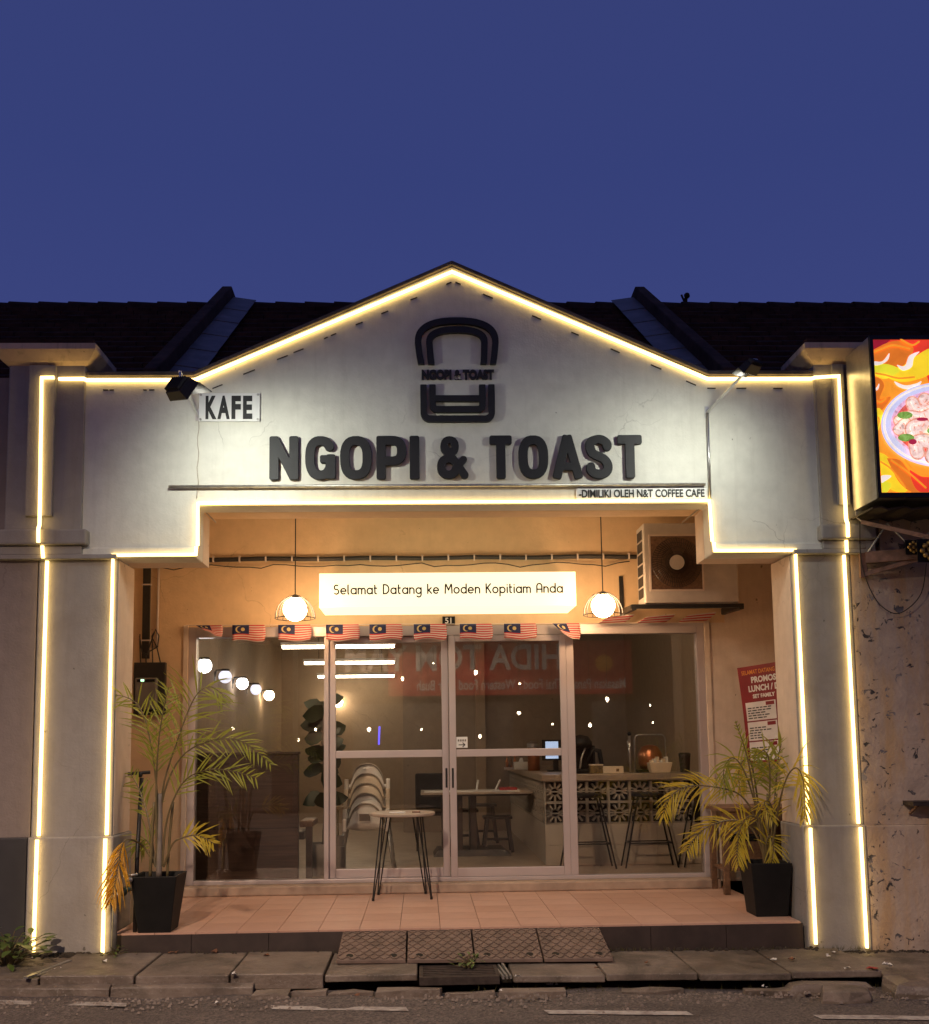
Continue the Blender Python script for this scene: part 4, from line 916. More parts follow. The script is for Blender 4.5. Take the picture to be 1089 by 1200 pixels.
m = MB(); m.tube([(-2.42+4.83*i/24, 1.765, zs(-2.42+4.83*i/24)+0.002-0.004*math.sin(i*1.9)**2) for i in range(25)], 0.003, 4); tag(m.build('bunting_string', 'pvc'), 'pale string carrying the row of striped flags', 'string')

# ------------------------------------------------------------------ plants
def catmull(p, n):
    out = []
    for i in range(len(p)-1):
        P0, P1, P2, P3 = p[max(0, i-1)], p[i], p[i+1], p[min(len(p)-1, i+2)]
        for k in range(n):
            s_ = k/n; out.append(0.5*((2*P1)+(P2-P0)*s_+(2*P0-5*P1+4*P2-P3)*s_*s_+(3*P1-P0-3*P2+P3)*s_**3))
    return out+[p[-1]]
def frond(parent, ctrl, mat, leaf=0.17, start=0.35, droop=0.5, n=26, width=0.0125, rnd=random):
    P = catmull(ctrl, 10); k = len(P)
    L = [0.0]
    for a, b in zip(P[:-1], P[1:]): L.append(L[-1]+(b-a).length)
    tot = L[-1]
    m = MB(); m.tube(P[::2]+([P[-1]] if (k-1) % 2 else []), [0.009*(1-0.8*i/len(P[::2])) for i in range(len(P[::2])+(1 if (k-1) % 2 else 0))], 5)
    st = m.build('frond_stem', 'palm_stem', None)
    m = MB(); view = Vector((0, 1, 0))
    for i in range(n):
        t = start+(1-start)*(i+0.5)/n; s_ = t*tot
        j = max(q for q in range(k) if L[q] <= s_+1e-9); j = min(j, k-2); fr_ = (s_-L[j])/max(1e-6, L[j+1]-L[j]); p = P[j].lerp(P[j+1], fr_); tg = (P[j+1]-P[j]).normalized()
        side = tg.cross(view)
        if side.length < 0.1: side = Vector((1, 0, 0))
        side.normalize(); nrm = side.cross(tg).normalized()
        u = (t-start)/(1-start); ll = leaf*1.42*(0.55+0.75*math.sin(math.pi*min(1, 0.15+u*0.85)))*rnd.uniform(0.85, 1.1)*(1-0.35*u)
        for sg in (-1, 1):
            d = (side*sg*rnd.uniform(0.4, 0.9)+tg*rnd.uniform(0.45, 1.0)+nrm*rnd.uniform(-0.6, 0.35)).normalized()
            pts = []; q = p.copy(); dd = d.copy(); seg = 4
            for e in range(seg+1):
                pts.append(q.copy()); dd = (dd+Vector((0, 0, -1))*droop*0.28*rnd.uniform(0.4, 1.7)).normalized(); q = q+dd*ll/seg
            wv = d.cross(Vector((0, 1, 0.3))).normalized()
            base = len(m.v)
            for e, q in enumerate(pts):
                ww = width*(0.35, 1.0, 0.95, 0.6, 0.06)[e]*0.5
                m.v += [tuple(q-wv*ww), tuple(q+nrm*ww*0.5), tuple(q+wv*ww)]
            for e in range(seg):
                a = base+e*3; m.f += [(a, a+1, a+4, a+3), (a+1, a+2, a+5, a+4)]
    o = m.build('frond', mat, parent); st.parent = o
    return o
def planter(parent, cx, cy, z0, wb, wt, h, mat):
    m = MB(); b, t_, ti = wb/2, wt/2, wt/2-0.018
    ring = lambda r_, z: [(cx-r_, cy-r_, z), (cx+r_, cy-r_, z), (cx+r_, cy+r_, z), (cx-r_, cy+r_, z)]
    R_ = [ring(b, z0), ring(t_, z0+h), ring(ti, z0+h), ring(ti-0.01, z0+h-0.05)]
    for r_ in R_: m.v += r_
    for i in range(3):
        for q in range(4): m.f.append((i*4+q, i*4+(q+1) % 4, (i+1)*4+(q+1) % 4, (i+1)*4+q))
    m.f.append((3, 2, 1, 0)); m.build('pot', mat, parent, bevel=0.006)
    m = MB(); m.poly(ring(ti-0.009, z0+h-0.045)); m.build('soil', 'soil', parent)
def palm(label, base, potdef, fronds, Y0, trunk):
    t = thing('potted_palm', label, 'plant', base, group='potted palms on the porch')
    planter(t, *potdef)
    for tr in trunk:
        m = MB(); m.tube(catmull([at(*p) for p in tr[0]], 5), tr[1], 7); m.build('cane', tr[2], t, smooth=True)
    for (pts, mat, leaf, start, droop, n) in fronds:
        k = len(pts); ctrl = []
        dy = random.uniform(-0.22, 0.18)
        for i, p in enumerate(pts):
            yy = p[2] if len(p) > 2 else Y0+dy*(i/(k-1))
            ctrl.append(at(p[0], p[1], yy))
        frond(t, ctrl, mat, leaf, start, droop, n)
    return t
palm('tall potted palm with a hanging golden dead frond at left', (-2.2, 0.1, 0.25), (-2.215, 0.115, 0.2505, 0.235, 0.335, 0.405, 'black_plastic'), [
    ([(185, 1015), (184, 930), (176, 868), (163, 828), (140, 815), (122, 820)], 'palm_green', 0.14, 0.5, 0.35, 18),
    ([(186, 1015), (190, 930), (208, 868), (228, 818), (246, 805), (262, 815)], 'palm_green', 0.26, 0.55, 0.6, 19),
    ([(188, 1015), (190, 940), (212, 888), (248, 868), (281, 868), (307, 886), (318, 897)], 'palm_green', 0.13, 0.5, 0.45, 20),
    ([(190, 1015), (196, 960), (214, 918), (240, 903), (268, 903), (302, 912)], 'palm_green', 0.15, 0.42, 0.1, 20),
    ([(184, 1015), (183, 930), (186, 870), (192, 830), (198, 805)], 'palm_green', 0.15, 0.5, 0.15, 15),
    ([(182, 1015), (174, 960), (163, 925), (152, 905)], 'palm_green', 0.11, 0.45, 0.3, 11),
    ([(192, 1016), (202, 990), (214, 982), (232, 979), (250, 988)], 'palm_yellow', 0.12, 0.5, 0.3, 14),
    ([(183, 1016), (178, 995), (170, 984), (161, 994)], 'palm_green', 0.13, 0.4, 0.8, 12),
    ([(182, 1014), (168, 992), (152, 984, -0.08), (143, 992, -0.12), (136, 1030, -0.12), (130, 1058, -0.1)], 'palm_gold', 0.17, 0.5, 1.2, 24)],
    0.12, [([(186, 1027, 0.12), (187, 985, 0.12), (187, 930, 0.12)], 0.022, 'palm_trunk'), ([(176, 1027, 0.1), (178, 985, 0.1), (181, 940, 0.1)], 0.012, 'palm_stem'), ([(196, 1028, 0.14), (199, 980, 0.14), (203, 940, 0.14)], 0.010, 'palm_stem')])
palm('low bushy potted palm with yellowish arching fronds at right', (2.37, 0.3, 0.25), (2.37, 0.335, 0.2505, 0.245, 0.315, 0.40, 'black_plastic'), [
    ([(896, 1010), (888, 965), (868, 932), (835, 922), (804, 922), (784, 936), (777, 958)], 'palm_yellow', 0.17, 0.45, 0.7, 28),
    ([(897, 1010), (886, 978), (866, 962), (842, 964), (820, 976), (804, 998)], 'palm_yellow', 0.15, 0.35, 0.6, 24),
    ([(898, 1010), (893, 968), (880, 956), (868, 970), (864, 1000), (866, 1014)], 'palm_yellow', 0.16, 0.4, 0.8, 22),
    ([(897, 1010), (887, 950), (872, 903), (858, 888), (848, 904), (852, 930)], 'palm_green', 0.17, 0.45, 0.8, 22),
    ([(899, 1010), (890, 950), (882, 900), (874, 888), (866, 905), (868, 930)], 'palm_yellow', 0.16, 0.5, 0.8, 20),
    ([(900, 1010), (902, 940), (902, 896), (896, 880), (884, 888)], 'palm_green', 0.17, 0.5, 0.6, 20),
    ([(903, 1010, 0.33), (912, 950, 0.2), (922, 912, 0.0), (934, 900, -0.1), (942, 918, -0.14), (943, 960, -0.14)], 'palm_yellow', 0.17, 0.5, 1.1, 24),
    ([(899, 1010), (898, 990), (902, 980), (906, 992), (905, 1010)], 'palm_yellow', 0.12, 0.3, 0.7, 14),
    ([(901, 1010), (906, 960), (902, 940), (896, 942), (906, 962)], 'palm_yellow', 0.12, 0.45, 0.6, 14),
    ([(901, 1010), (908, 940), (912, 890), (918, 868), (925, 880)], 'palm_green', 0.16, 0.5, 0.7, 18),
    ([(898, 1010), (884, 930), (876, 888), (868, 862), (862, 845)], 'palm_green', 0.04, 0.75, 0.1, 8)],
    0.32, [([(896, 1015, 0.33), (893, 975, 0.33), (889, 940, 0.33)], 0.010, 'palm_stem'), ([(903, 1015, 0.35), (907, 970, 0.35), (910, 930, 0.35)], 0.010, 'palm_stem'), ([(900, 1015, 0.33), (900, 970, 0.33), (900, 930, 0.33)], 0.011, 'palm_stem')])

def leafy(name, label, base, n, h, spread, leaf, mat, seed, lo=0.05):
    rnd = random.Random(seed); t = thing(name, label, 'plant', base, absolute=False)
    m = MB(); lf = []
    for i in range(n):
        a = rnd.uniform(0, 2*math.pi); r_ = spread*rnd.random()**0.6; z = lo+(h-lo)*rnd.random()*(1-0.4*r_/spread)
        p = Vector((r_*math.cos(a), r_*math.sin(a), z)); m.tube([(p.x*0.2, p.y*0.2, 0), tuple(p*0.6+Vector((0, 0, z*0.2))), tuple(p)], 0.003, 4)
        d = Vector((math.cos(a+rnd.uniform(-.8, .8)), math.sin(a+rnd.uniform(-.8, .8)), rnd.uniform(-0.2, 0.7))).normalized(); lf.append((p, d, leaf*rnd.uniform(0.6, 1.1)))
    m.build('stems', 'palm_stem', t)
    m = MB(); m.v = []
    for p, d, L in lf: leaf_geo(m, p, d, L, L*0.5, rnd)
    m.build('foliage', mat, t, smooth=True); return t
def leaf_geo(m, p, d, L, Wd, rnd, fold=0.25, face=Vector((0, 0, 1))):
    s_ = d.cross(face)
    if s_.length < 0.05: s_ = Vector((1, 0, 0))
    s_.normalize(); nn = s_.cross(d).normalized(); b = len(m.v)
    for t, w_ in ((0, 0.06), (0.25, 0.75), (0.55, 1.0), (0.82, 0.6), (1.0, 0.04)):
        c = p+d*L*t-Vector((0, 0, 1))*L*0.22*t*t
        m.v += [tuple(c-s_*Wd*w_/2+nn*fold*Wd*w_*0.4), tuple(c), tuple(c+s_*Wd*w_/2+nn*fold*Wd*w_*0.4)]
    for e in range(4):
        a = b+e*3; m.f += [(a, a+1, a+4, a+3), (a+1, a+2, a+5, a+4)]
leafy('shrub', 'low glossy green shrub at the bottom left corner', (-3.12, -0.32, gz(-3.1)-0.02), 75, 0.27, 0.24, 0.12, 'shrub_leaf', 3)
leafy('shrub', 'green shrub partly outside the frame at far left', (-3.55, -0.25, gz(-3.5)-0.02), 60, 0.3, 0.28, 0.12, 'shrub_leaf', 4)
leafy('weed', 'small green weed growing out of the drain grate', (0.03, -0.50, gz(0)-0.02), 26, 0.085, 0.13, 0.05, 'shrub_leaf', 5, 0.02)
leafy('weed', 'small weed sprouting at the foot of the water tap', (-2.46, -0.12, gz(-2.46)), 18, 0.09, 0.07, 0.045, 'shrub_leaf', 6, 0.01)
m = MB(); rnd = random.Random(9)
for i in range(420):
    x = rnd.choice([rnd.uniform(-2.4, -0.9), rnd.uniform(1.0, 3.0), rnd.uniform(1.0, 3.2)]); y = -0.035+rnd.uniform(-0.035, 0.01)
    if rnd.random() < 0.25: y = -0.87+rnd.uniform(-0.05, 0.05); x = rnd.uniform(0, 3.2)
    h = rnd.uniform(0.01, 0.045); a = rnd.uniform(-0.03, 0.03); z = gz(x)-0.01 if y > -0.5 else rz(x)
    m.poly([(x, y, z), (x+0.005, y, z), (x+a, y-rnd.uniform(0, 0.02), z+h)])
g = m.build('grass_tufts', 'grass'); g['kind'] = 'stuff'; g['label'] = 'sparse grass blades along step foot and kerb'; g['category'] = 'grass'
# litter and gravel
m = MB(); rnd = random.Random(11)
for i in range(900):
    x = rnd.uniform(-3.4, 3.4); y = -1.0-abs(rnd.gauss(0, 0.16)); s_ = rnd.uniform(0.003, 0.012); z = rz(x)+0.003
    m.hexa([(x-s_, y-s_, z), (x+s_, y-s_*.6, z), (x+s_*.8, y+s_, z), (x-s_, y+s_*.7, z), (x-s_*.5, y-s_*.5, z+s_), (x+s_*.6, y-s_*.3, z+s_*.9), (x+s_*.4, y+s_*.5, z+s_*1.1), (x-s_*.4, y+s_*.4, z+s_)])
g = m.build('gravel', 'kerbstone'); g['kind'] = 'stuff'; g['label'] = 'loose grit scattered along the gutter'; g['category'] = 'gravel'
m = MB(); rnd = random.Random(21)
for i in range(700):
    x = rnd.choice([rnd.uniform(-3.4, -2.5), rnd.uniform(2.5, 3.4), rnd.uniform(-3.5, 3.4)]); y = -0.04-abs(rnd.gauss(0, 0.03)); s_ = rnd.uniform(0.005, 0.02); z = gz(x)-0.004-(0.03 if x > 2.6 else 0)
    m.hexa([(x-s_, y-s_, z), (x+s_, y-s_*.6, z), (x+s_*.8, y+s_, z), (x-s_, y+s_*.7, z), (x-s_*.5, y-s_*.5, z+s_), (x+s_*.6, y-s_*.3, z+s_*.9), (x+s_*.4, y+s_*.5, z+s_*1.1), (x-s_*.4, y+s_*.4, z+s_)])
g = m.build('soil_crumbs', 'soil'); g['kind'] = 'stuff'; g['label'] = 'dark soil crumbs gathered at the foot of walls and step'; g['category'] = 'soil'
def scraps(name, label, mat, spots, s0):
    m = MB()
    for (px, py, on) in spots:
        p = atz(px, py, 0.09 if on else 0.0); z = (gz(p.x) if on else rz(p.x))+0.012
        for k in range(2):
            s_ = s0*rnd.uniform(0.6, 1.5); a = rnd.uniform(0, 3); c, d = math.cos(a)*s_, math.sin(a)*s_*0.8
            q = Vector((p.x+rnd.uniform(-.02, .02), p.y+rnd.uniform(-.02, .02), z))
            m.poly([(q.x-c, q.y-d, z), (q.x+d, q.y-c, z+rnd.uniform(0.003, .018)), (q.x+c, q.y+d, z), (q.x-d, q.y+c, z+rnd.uniform(0.003, .014))])
    o = m.build(name, mat); o['kind'] = 'stuff'; o['label'] = label; o['category'] = 'litter'
scraps('paper_litter', 'white paper and plastic scraps on pavement and gutter', 'litter_white', [(583, 1151, 0), (590, 1164, 0), (608, 1146, 1), (645, 1156, 0), (650, 1156, 0), (272, 1147, 1), (122, 1134, 1), (930, 1146, 0), (942, 1147, 0), (948, 1146, 0), (994, 1132, 1), (907, 1123, 1), (968, 1118, 1), (978, 1113, 1), (1035, 1127, 1), (1042, 1128, 1), (898, 1155, 0), (945, 1156, 0), (256, 1181, 0), (68, 1142, 1), (40, 1130, 1)], 0.017)
scraps('dead_leaves', 'brown and reddish dead leaves on pavement and gutter', 'dead_leaf', [(200, 1122, 1), (206, 1122, 1), (50, 1124, 1), (57, 1122, 1), (313, 1124, 1), (345, 1150, 0), (355, 1152, 0), (190, 1156, 0), (185, 1158, 0), (925, 1122, 1), (640, 1123, 1), (575, 1148, 0), (700, 1135, 1), (250, 1121, 1), (420, 1170, 0), (760, 1128, 1)], 0.022)
scraps('red_wrapper', 'crumpled red wrapper on pavement below the right strips', 'litter_red', [(1020, 1132, 1), (1024, 1132, 1)], 0.028)
m = MB(); m.obox(atz(30, 1146, 0.125), atz(82, 1126, 0.13), 0.03, 0.012).obox(atz(45, 1143, 0.122), atz(80, 1129, 0.123), 0.025, 0.008); tag(m.build('metal_strips', 'steel'), 'two bare metal strips lying on pavement near the shrub', 'metal strip')

# ------------------------------------------------------------------ kerb ramps and grate
RX = [-0.86, -0.388, 0.078, 0.55, 1.015]
for i, lab in enumerate(('leftmost checker plate kerb ramp at the porch step', 'second checker plate kerb ramp from left, behind the weed', 'third checker plate kerb ramp from left', 'rightmost checker plate kerb ramp at the porch step')):
    a, b = RX[i]+0.006, RX[i+1]-0.006; t = thing('kerb_ramp', lab, 'ramp', ((a+b)/2, -0.25, 0.1), group='checker plate ramps at the step')
    y0, y1, z1 = -0.46, -0.02, 0.236
    def rp(u, v, h=0.0):
        x = a+(b-a)*u; y = y0+(y1-y0)*v; return (x+(0.02 if i == 3 else 0)*(1-v)*u-(0.01 if i == 0 else 0)*(1-v)*(1-u), y, gz(x)+0.028+(z1-gz(x)-0.028)*v+h)
    m = MB(); P = [rp(0, 0), rp(1, 0), rp(1, 1), rp(0, 1)]; m.hexa([(p[0], p[1], gz(p[0])+0.003) for p in P]+P); m.build('ramp_body', 'rubber_ramp', t, bevel=0.004)
    m = MB(); nu, nv = 13, 9
    for q in range(nu):
        for s_ in range(nv):
            u, v = (q+0.5)/nu, (s_+0.5)/nv
            if s_ == 1 and abs(u-0.18) < 0.07 or s_ == 1 and abs(u-0.82) < 0.07: continue
            du, dv = 0.030, (0.042 if (q+s_) % 2 else -0.042)
            A, B = Vector(rp(u-du, v-dv, 0.003)), Vector(rp(u+du, v+dv, 0.003)); m.obox(A, B, 0.009, 0.008, up=(0, -0.3, 1))
    m.build('tread', 'rubber_ramp', t)
    for u in (0.18, 0.82):
        m = MB(); c = rp(u, 0.14, 0.002); m.v = []
        m.poly([(c[0]+0.026*math.cos(k*math.pi/5), c[1]+0.026*math.sin(k*math.pi/5), c[2]+0.026*math.sin(k*math.pi/5)*0.28) for k in range(10)]); m.build('bolt_hole', 'black_plastic', t)
gr = thing('drain_grate', 'rusty iron drain grate set in pavement below the ramps', 'drain', (0.0, -0.65, 0.05))
m = MB(); zz = gz(0)-0.01
m.box(-0.30, 0.22, -0.82, -0.795, zz-0.05, zz).box(-0.30, 0.22, -0.475, -0.45, zz-0.05, zz).box(-0.30, -0.275, -0.795, -0.475, zz-0.05, zz).box(0.20, 0.225, -0.795, -0.475, zz-0.05, zz); m.build('frame', 'iron', gr)
for i in range(6):
    y = -0.765+i*0.052; m = MB(); m.box(-0.275, 0.20, y, y+0.02, zz-0.03, zz-0.004); m.build('bar', 'iron', gr)
for i in range(3):
    x = 0.235+i*0.025; m = MB(); m.obox((x+0.01, -0.82, zz-0.01), (x-0.02, -0.45, zz-0.02+0.01*i), 0.012, 0.02); m.build('bent_bar', 'galv', gr)
m = MB(); m.box(-0.33, 0.34, -0.86, -0.44, zz-0.16, zz-0.15); m.build('drain_pit', 'black_plastic', gr)

# ------------------------------------------------------------------ porch objects
tp = thing('water_tap', 'galvanised standpipe with dark green tap valve beside left pillar', 'tap', (-2.47, -0.08, 0.1))
m = MB(); m.tube([(-2.475, -0.09, 0.08), (-2.47, -0.09, 0.49), (-2.465, -0.09, 0.53), (-2.43, -0.08, 0.55)], 0.020, 8); m.build('pipe', 'galv', tp, smooth=True)
m = MB(); m.sphere((-2.425, -0.08, 0.555), 0.036, 10, 8, 0.9).tube([(-2.425, -0.08, 0.56), (-2.37, -0.06, 0.58)], 0.022, 8); m.build('valve', 'valve_green', tp, smooth=True)
m = MB(); m.tube([(-2.39, -0.06, 0.58), (-2.38, -0.06, 0.66)], 0.012, 6).tube([(-2.425, -0.06, 0.665), (-2.325, -0.06, 0.675)], 0.009, 6).sphere((-2.375, -0.075, 0.64), 0.022, 8, 6); m.build('tap_handle', 'galv', tp, smooth=True)
rod = thing('t_handle_rod', 'slim black rod with T handle leaning behind the left palm', 'rod', (-2.4, 0.3, 0.25))
m = MB(); m.tube([at(158, 1093, 0.05), at(161, 1000, 0.15), at(166, 912, 0.3)], 0.016, 8); m.build('shaft', 'black_metal', rod, smooth=True)
m = MB(); m.tube([at(150, 907, 0.3), at(176, 905, 0.3)], 0.013, 8).sphere(at(164, 908, 0.3), 0.022, 8, 6); m.build('handle', 'black_metal', rod, smooth=True)
# hairpin side table
ht = thing('side_table', 'small round pale side table on black hairpin legs before the doors', 'table', (-0.45, 1.55, 0.25))
m = MB(); m.lathe([(0.28, 0.962), (0.29, 0.968), (0.29, 0.984), (0.283, 0.99)], (-0.45, 1.50, 0), 32); m.build('top', 'worktop', ht)
for (fx, fy) in ((-0.70, 1.34), (-0.20, 1.38), (-0.67, 1.70), (-0.25, 1.71)):
    tx, ty = -0.45+(fx+0.45)*0.62, 1.5+(fy-1.5)*0.62; m = MB(); d = 0.05
    ux, uy = -(fy-1.5), fx+0.45; l = math.hypot(ux, uy); ux, uy = ux/l*d, uy/l*d
    m.tube([(tx-ux, ty-uy, 0.965), (fx-ux*.15, fy-uy*.15, 0.262), (fx, fy, 0.256), (fx+ux*.15, fy+uy*.15, 0.262), (tx+ux, ty+uy, 0.965)], 0.006, 6)
    m.lathe([(0.012, 0.2505), (0.012, 0.275)], (fx, fy, 0), 8); m.build('leg', 'black_metal', ht)
ds = thing('table_items', 'small pale card and wrapper lying on the hairpin table', 'papers', (-0.45, 1.45, 0.99))
m = MB(); m.box(-0.56, -0.42, 1.40, 1.48, 0.9905, 0.996); m.build('card', 'white_panel', ds)
m = MB(); m.box(-0.36, -0.29, 1.36, 1.42, 0.9905, 1.002); m.build('wrapper', 'rust_paint', ds)
# wooden bench table behind the right palm
bt = thing('wooden_table', 'old brown wooden table behind the right potted palm', 'table', (2.66, 1.55, 0.25))
m = MB(); m.box(2.31, 3.02, 1.30, 1.80, 0.965, 1.0); m.build('top', 'brown_wood', bt, bevel=0.004)
m = MB(); m.box(2.34, 2.99, 1.325, 1.35, 0.88, 0.964); m.build('apron', 'brown_wood', bt)
for x, y in ((2.34, 1.33), (2.94, 1.33), (2.34, 1.72), (2.94, 1.72)):
    m = MB(); m.box(x, x+0.05, y, y+0.05, 0.2505, 0.88); m.build('leg', 'brown_wood', bt, bevel=0.003)
m = MB(); m.box(2.36, 2.98, 1.38, 1.72, 0.45, 0.475); m.build('shelf', 'brown_wood', bt)
cb2 = thing('storage_box', 'brown carton on lower shelf of the wooden table', 'box', (2.6, 1.55, 0.476))
m = MB(); m.box(2.42, 2.72, 1.40, 1.66, 0.476, 0.70); m.build('carton', 'brown_wood', cb2, bevel=0.004)
m = MB(); m.box(2.415, 2.725, 1.395, 1.665, 0.6995, 0.74); m.build('carton_lid', 'black_plastic', cb2, bevel=0.004)
# promotion banner, hung slantwise near the right pillar
pb = thing('promotion_banner', 'red and white lunch promotion banner hanging beside right pillar', 'banner', (2.75, 1.3, 1.45))
BA, BB = at(864, 783, 1.55), at(925, 778, 1.05)
bx = (BB-BA); bx.z = 0; BL = bx.length*1.25; bx.normalize(); BHt = 0.86
def bp(u, v, o_=0.0):
    cur = 0.03*math.sin(v*2.6)
    p = BA+bx*(u*BL+cur*(1-u))+Vector((0.05*v*(1-u), 0.02*math.sin(v*3), 0.04*u-v*BHt)); nrm = Vector((bx.y, -bx.x, 0)); return p+nrm*o_
def bpatch(name, mat, u0, u1, v0, v1, o_, n=6):
    m = MB()
    for j in range(n+1):
        for i in range(n+1): m.v.append(tuple(bp(u0+(u1-u0)*i/n, v0+(v1-v0)*j/n, o_)))
    for j in range(n):
        for i in range(n): q = j*(n+1)+i; m.f.append((q, q+1, q+n+2, q+n+1))
    return m.build(name, mat, pb)
bpatch('sheet', 'red_print', 0, 1, 0, 1, 0, 10)
def btext(s, u, v, size, mat, xs=1.0, bold=0.001):
    me = text_mesh('lettering', s, size, 0.0, mat, bold=bold, xscale=xs)
    for vtx in me.vertices:
        p = bp(u+vtx.co.x/BL, v-vtx.co.y/BHt, 0.004); vtx.co = p
    o = link('lettering', me, pb)
btext('SELAMAT DATANG KE SINI', 0.06, 0.085, 0.052, 'orange_print', 0.85)
btext('PROMOSI 2', 0.20, 0.175, 0.072, 'white_print', 1.0, 0.003)
btext('LUNCH / DINNER', 0.14, 0.265, 0.072, 'white_print', 1.0, 0.003)
btext('SET FAMILY', 0.20, 0.335, 0.046, 'white_print', 1.1, 0.002)
for k in range(3):
    v0 = 0.375+k*0.205; bpatch('price_box', 'white_print', 0.06, 0.56, v0, v0+0.19, 0.003)
    bpatch('price_tag', 'red_print', 0.40, 0.54, v0+0.008, v0+0.045, 0.005, 2)
    rl = random.Random(k)
    for q in range(5):
        vv = v0+0.055+q*0.026; u = 0.09
        while u < 0.09+rl.uniform(0.18, 0.42):
            l = rl.uniform(0.03, 0.08); bpatch('print_line', 'print_black', u, u+l, vv, vv+0.011, 0.005, 1); u += l+0.015
    bpatch('dish_picture', 'dish_print', 0.60, 0.95, v0, v0+0.17, 0.003)

# ------------------------------------------------------------------ interior
FZ = 0.30
def wall_lamp(label, c, mat, r_=0.075, side=-1):
    t = thing('wall_lamp', label, 'wall lamp', c, group='globe wall lamps inside')
    m = MB(); m.sphere(c, r_, 20, 12); m.build('globe', mat, t, smooth=True)
    m = MB(); m.lathe([(0.05, c[2]+r_-0.012), (0.05, c[2]+r_+0.012)], (c[0], c[1], 0), 12).tube([(c[0], c[1], c[2]+r_+0.005), (c[0]+side*0.10, c[1], c[2]+r_), (c[0]+side*0.115, c[1], c[2])], 0.01, 6).box(c[0]+side*0.12-0.01, c[0]+side*0.12+0.005, c[1]-0.03, c[1]+0.03, c[2]-0.06, c[2]+0.06); m.build('bracket', 'black_metal', t)
for i, (Y, Zv, mt_, lab) in enumerate(((2.95, 2.414, 'globe_white', 'brightest globe wall lamp, nearest the left window edge'), (4.06, 2.375, 'globe_dim', 'second globe wall lamp from the window, bluish'), (5.17, 2.363, 'globe_white', 'middle one of the five receding globe wall lamps'), (6.22, 2.345, 'globe_dim', 'fourth globe wall lamp from the window, dimmest'), (7.42, 2.322, 'globe_warm', 'farthest and smallest of the five receding globe wall lamps'))):
    wall_lamp(lab, (-2.5, Y, Zv), mt_)
p = at(396, 823, 9.4); wall_lamp('globe lamp on the back wall behind the fig tree', (p.x, 9.45, p.z), 'globe_warm', 0.08, 0.0)
for (x0, x1, Y, py, lab) in ((-1.95, -0.62, 4.7, 758, 'nearest fluorescent tube on cafe ceiling'), (-1.93, -0.66, 6.8, 777, 'middle fluorescent tube on cafe ceiling'), (-2.0, -0.70, 9.0, 793, 'farthest fluorescent tube on cafe ceiling')):
    z = at(400, py, Y).z; a, b = at(331 if Y < 5 else (357 if Y < 7 else 373), py, Y).x, at(462, py, Y).x
    t = thing('tube_light', lab, 'ceiling light', ((a+b)/2, Y, z), group='fluorescent tubes inside')
    m = MB(); m.tube([(a, Y, z), (b, Y, z)], 0.018, 8); m.build('tube', 'tube', t, smooth=True)
    m = MB(); m.box(a-0.02, b+0.02, Y-0.03, Y+0.03, z+0.022, z+0.06); m.build('fitting', 'white_plastic', t)
    m = MB(); m.tube([(a+0.2, Y, z+0.06), (a+0.2, Y, 3.2)], 0.004, 4).tube([(b-0.2, Y, z+0.06), (b-0.2, Y, 3.2)], 0.004, 4); m.build('hanger', 'cable', t)
for cx_ in (-0.85, 1.4):  # added tubes out of view behind the header, brightening chairs and counter
    t = thing('tube_light', 'added unseen fill tube above the ' + ('left' if cx_ < 0 else 'right') + ' half of shopfront header', 'ceiling light', (cx_, 2.18, 3.1), group='fluorescent tubes inside')
    m = MB(); m.tube([(cx_-0.6, 2.18, 3.08), (cx_+0.6, 2.18, 3.08)], 0.018, 8); m.build('tube', 'tube_fill', t, smooth=True)
    m = MB(); m.box(cx_-0.63, cx_+0.63, 2.15, 2.21, 3.10, 3.195); m.build('fitting', 'white_plastic', t)
# bar counter with breeze blocks
ct = thing('bar_counter', 'long bar counter with breeze block front and pale tiled base', 'counter', (1.9, 4.5, FZ))
CX0, CY0 = 1.015, 3.22
m = MB(); m.box(CX0+0.01, 2.78, CY0+0.01, CY0+0.55, FZ, 0.72).box(CX0+0.01, CX0+0.55, CY0+0.55, 7.6, FZ, 0.72); m.build('base', 'white_tile', ct)
for i in range(6):
    m = MB(); m.box(CX0+i*0.295, CX0+i*0.295+0.29, CY0, CY0+0.0095, FZ+0.005, 0.51); m.build('tile', 'white_tile', ct)
    m = MB(); m.box(CX0+i*0.295, CX0+i*0.295+0.29, CY0, CY0+0.0095, 0.515, 0.725); m.build('tile', 'white_tile', ct)
m = MB(); m.box(CX0+0.09, 2.78, CY0+0.09, CY0+0.5, 0.72, 1.175).box(CX0+0.09, CX0+0.5, CY0+0.5, 7.6, 0.72, 1.175); m.build('core', 'black_plastic', ct)
m = MB(); m.box(CX0-0.03, 2.78, CY0-0.03, CY0+0.6, 1.176, 1.245).box(CX0-0.03, CX0+0.6, CY0+0.6, 7.6, 1.176, 1.245); m.build('worktop', 'worktop', ct, bevel=0.006)
bb = MB(); S = 0.224; h = S/2
for a0, a1, b0, b1 in ((-h, h, -h, -h+0.012), (-h, h, h-0.012, h), (-h, -h+0.012, -h+0.012, h-0.012), (h-0.012, h, -h+0.012, h-0.012), (-h+0.012, h-0.012, -0.006, 0.006)): bb.box(a0, a1, 0, 0.075, b0, b1)
for k in range(10):
    a = math.pi/20+2*math.pi*k/10+0.16; ca, sa = math.cos(a), math.sin(a)
    bb.obox((0.042*ca, 0.037, 0.042*sa), (0.098*ca, 0.037, 0.098*sa), 0.074, 0.017, up=(-sa, 0, ca))
bb.tube([(0.042*math.cos(2*math.pi*i/14), 0.037, 0.042*math.sin(2*math.pi*i/14)) for i in range(15)], 0.010, 5, False)
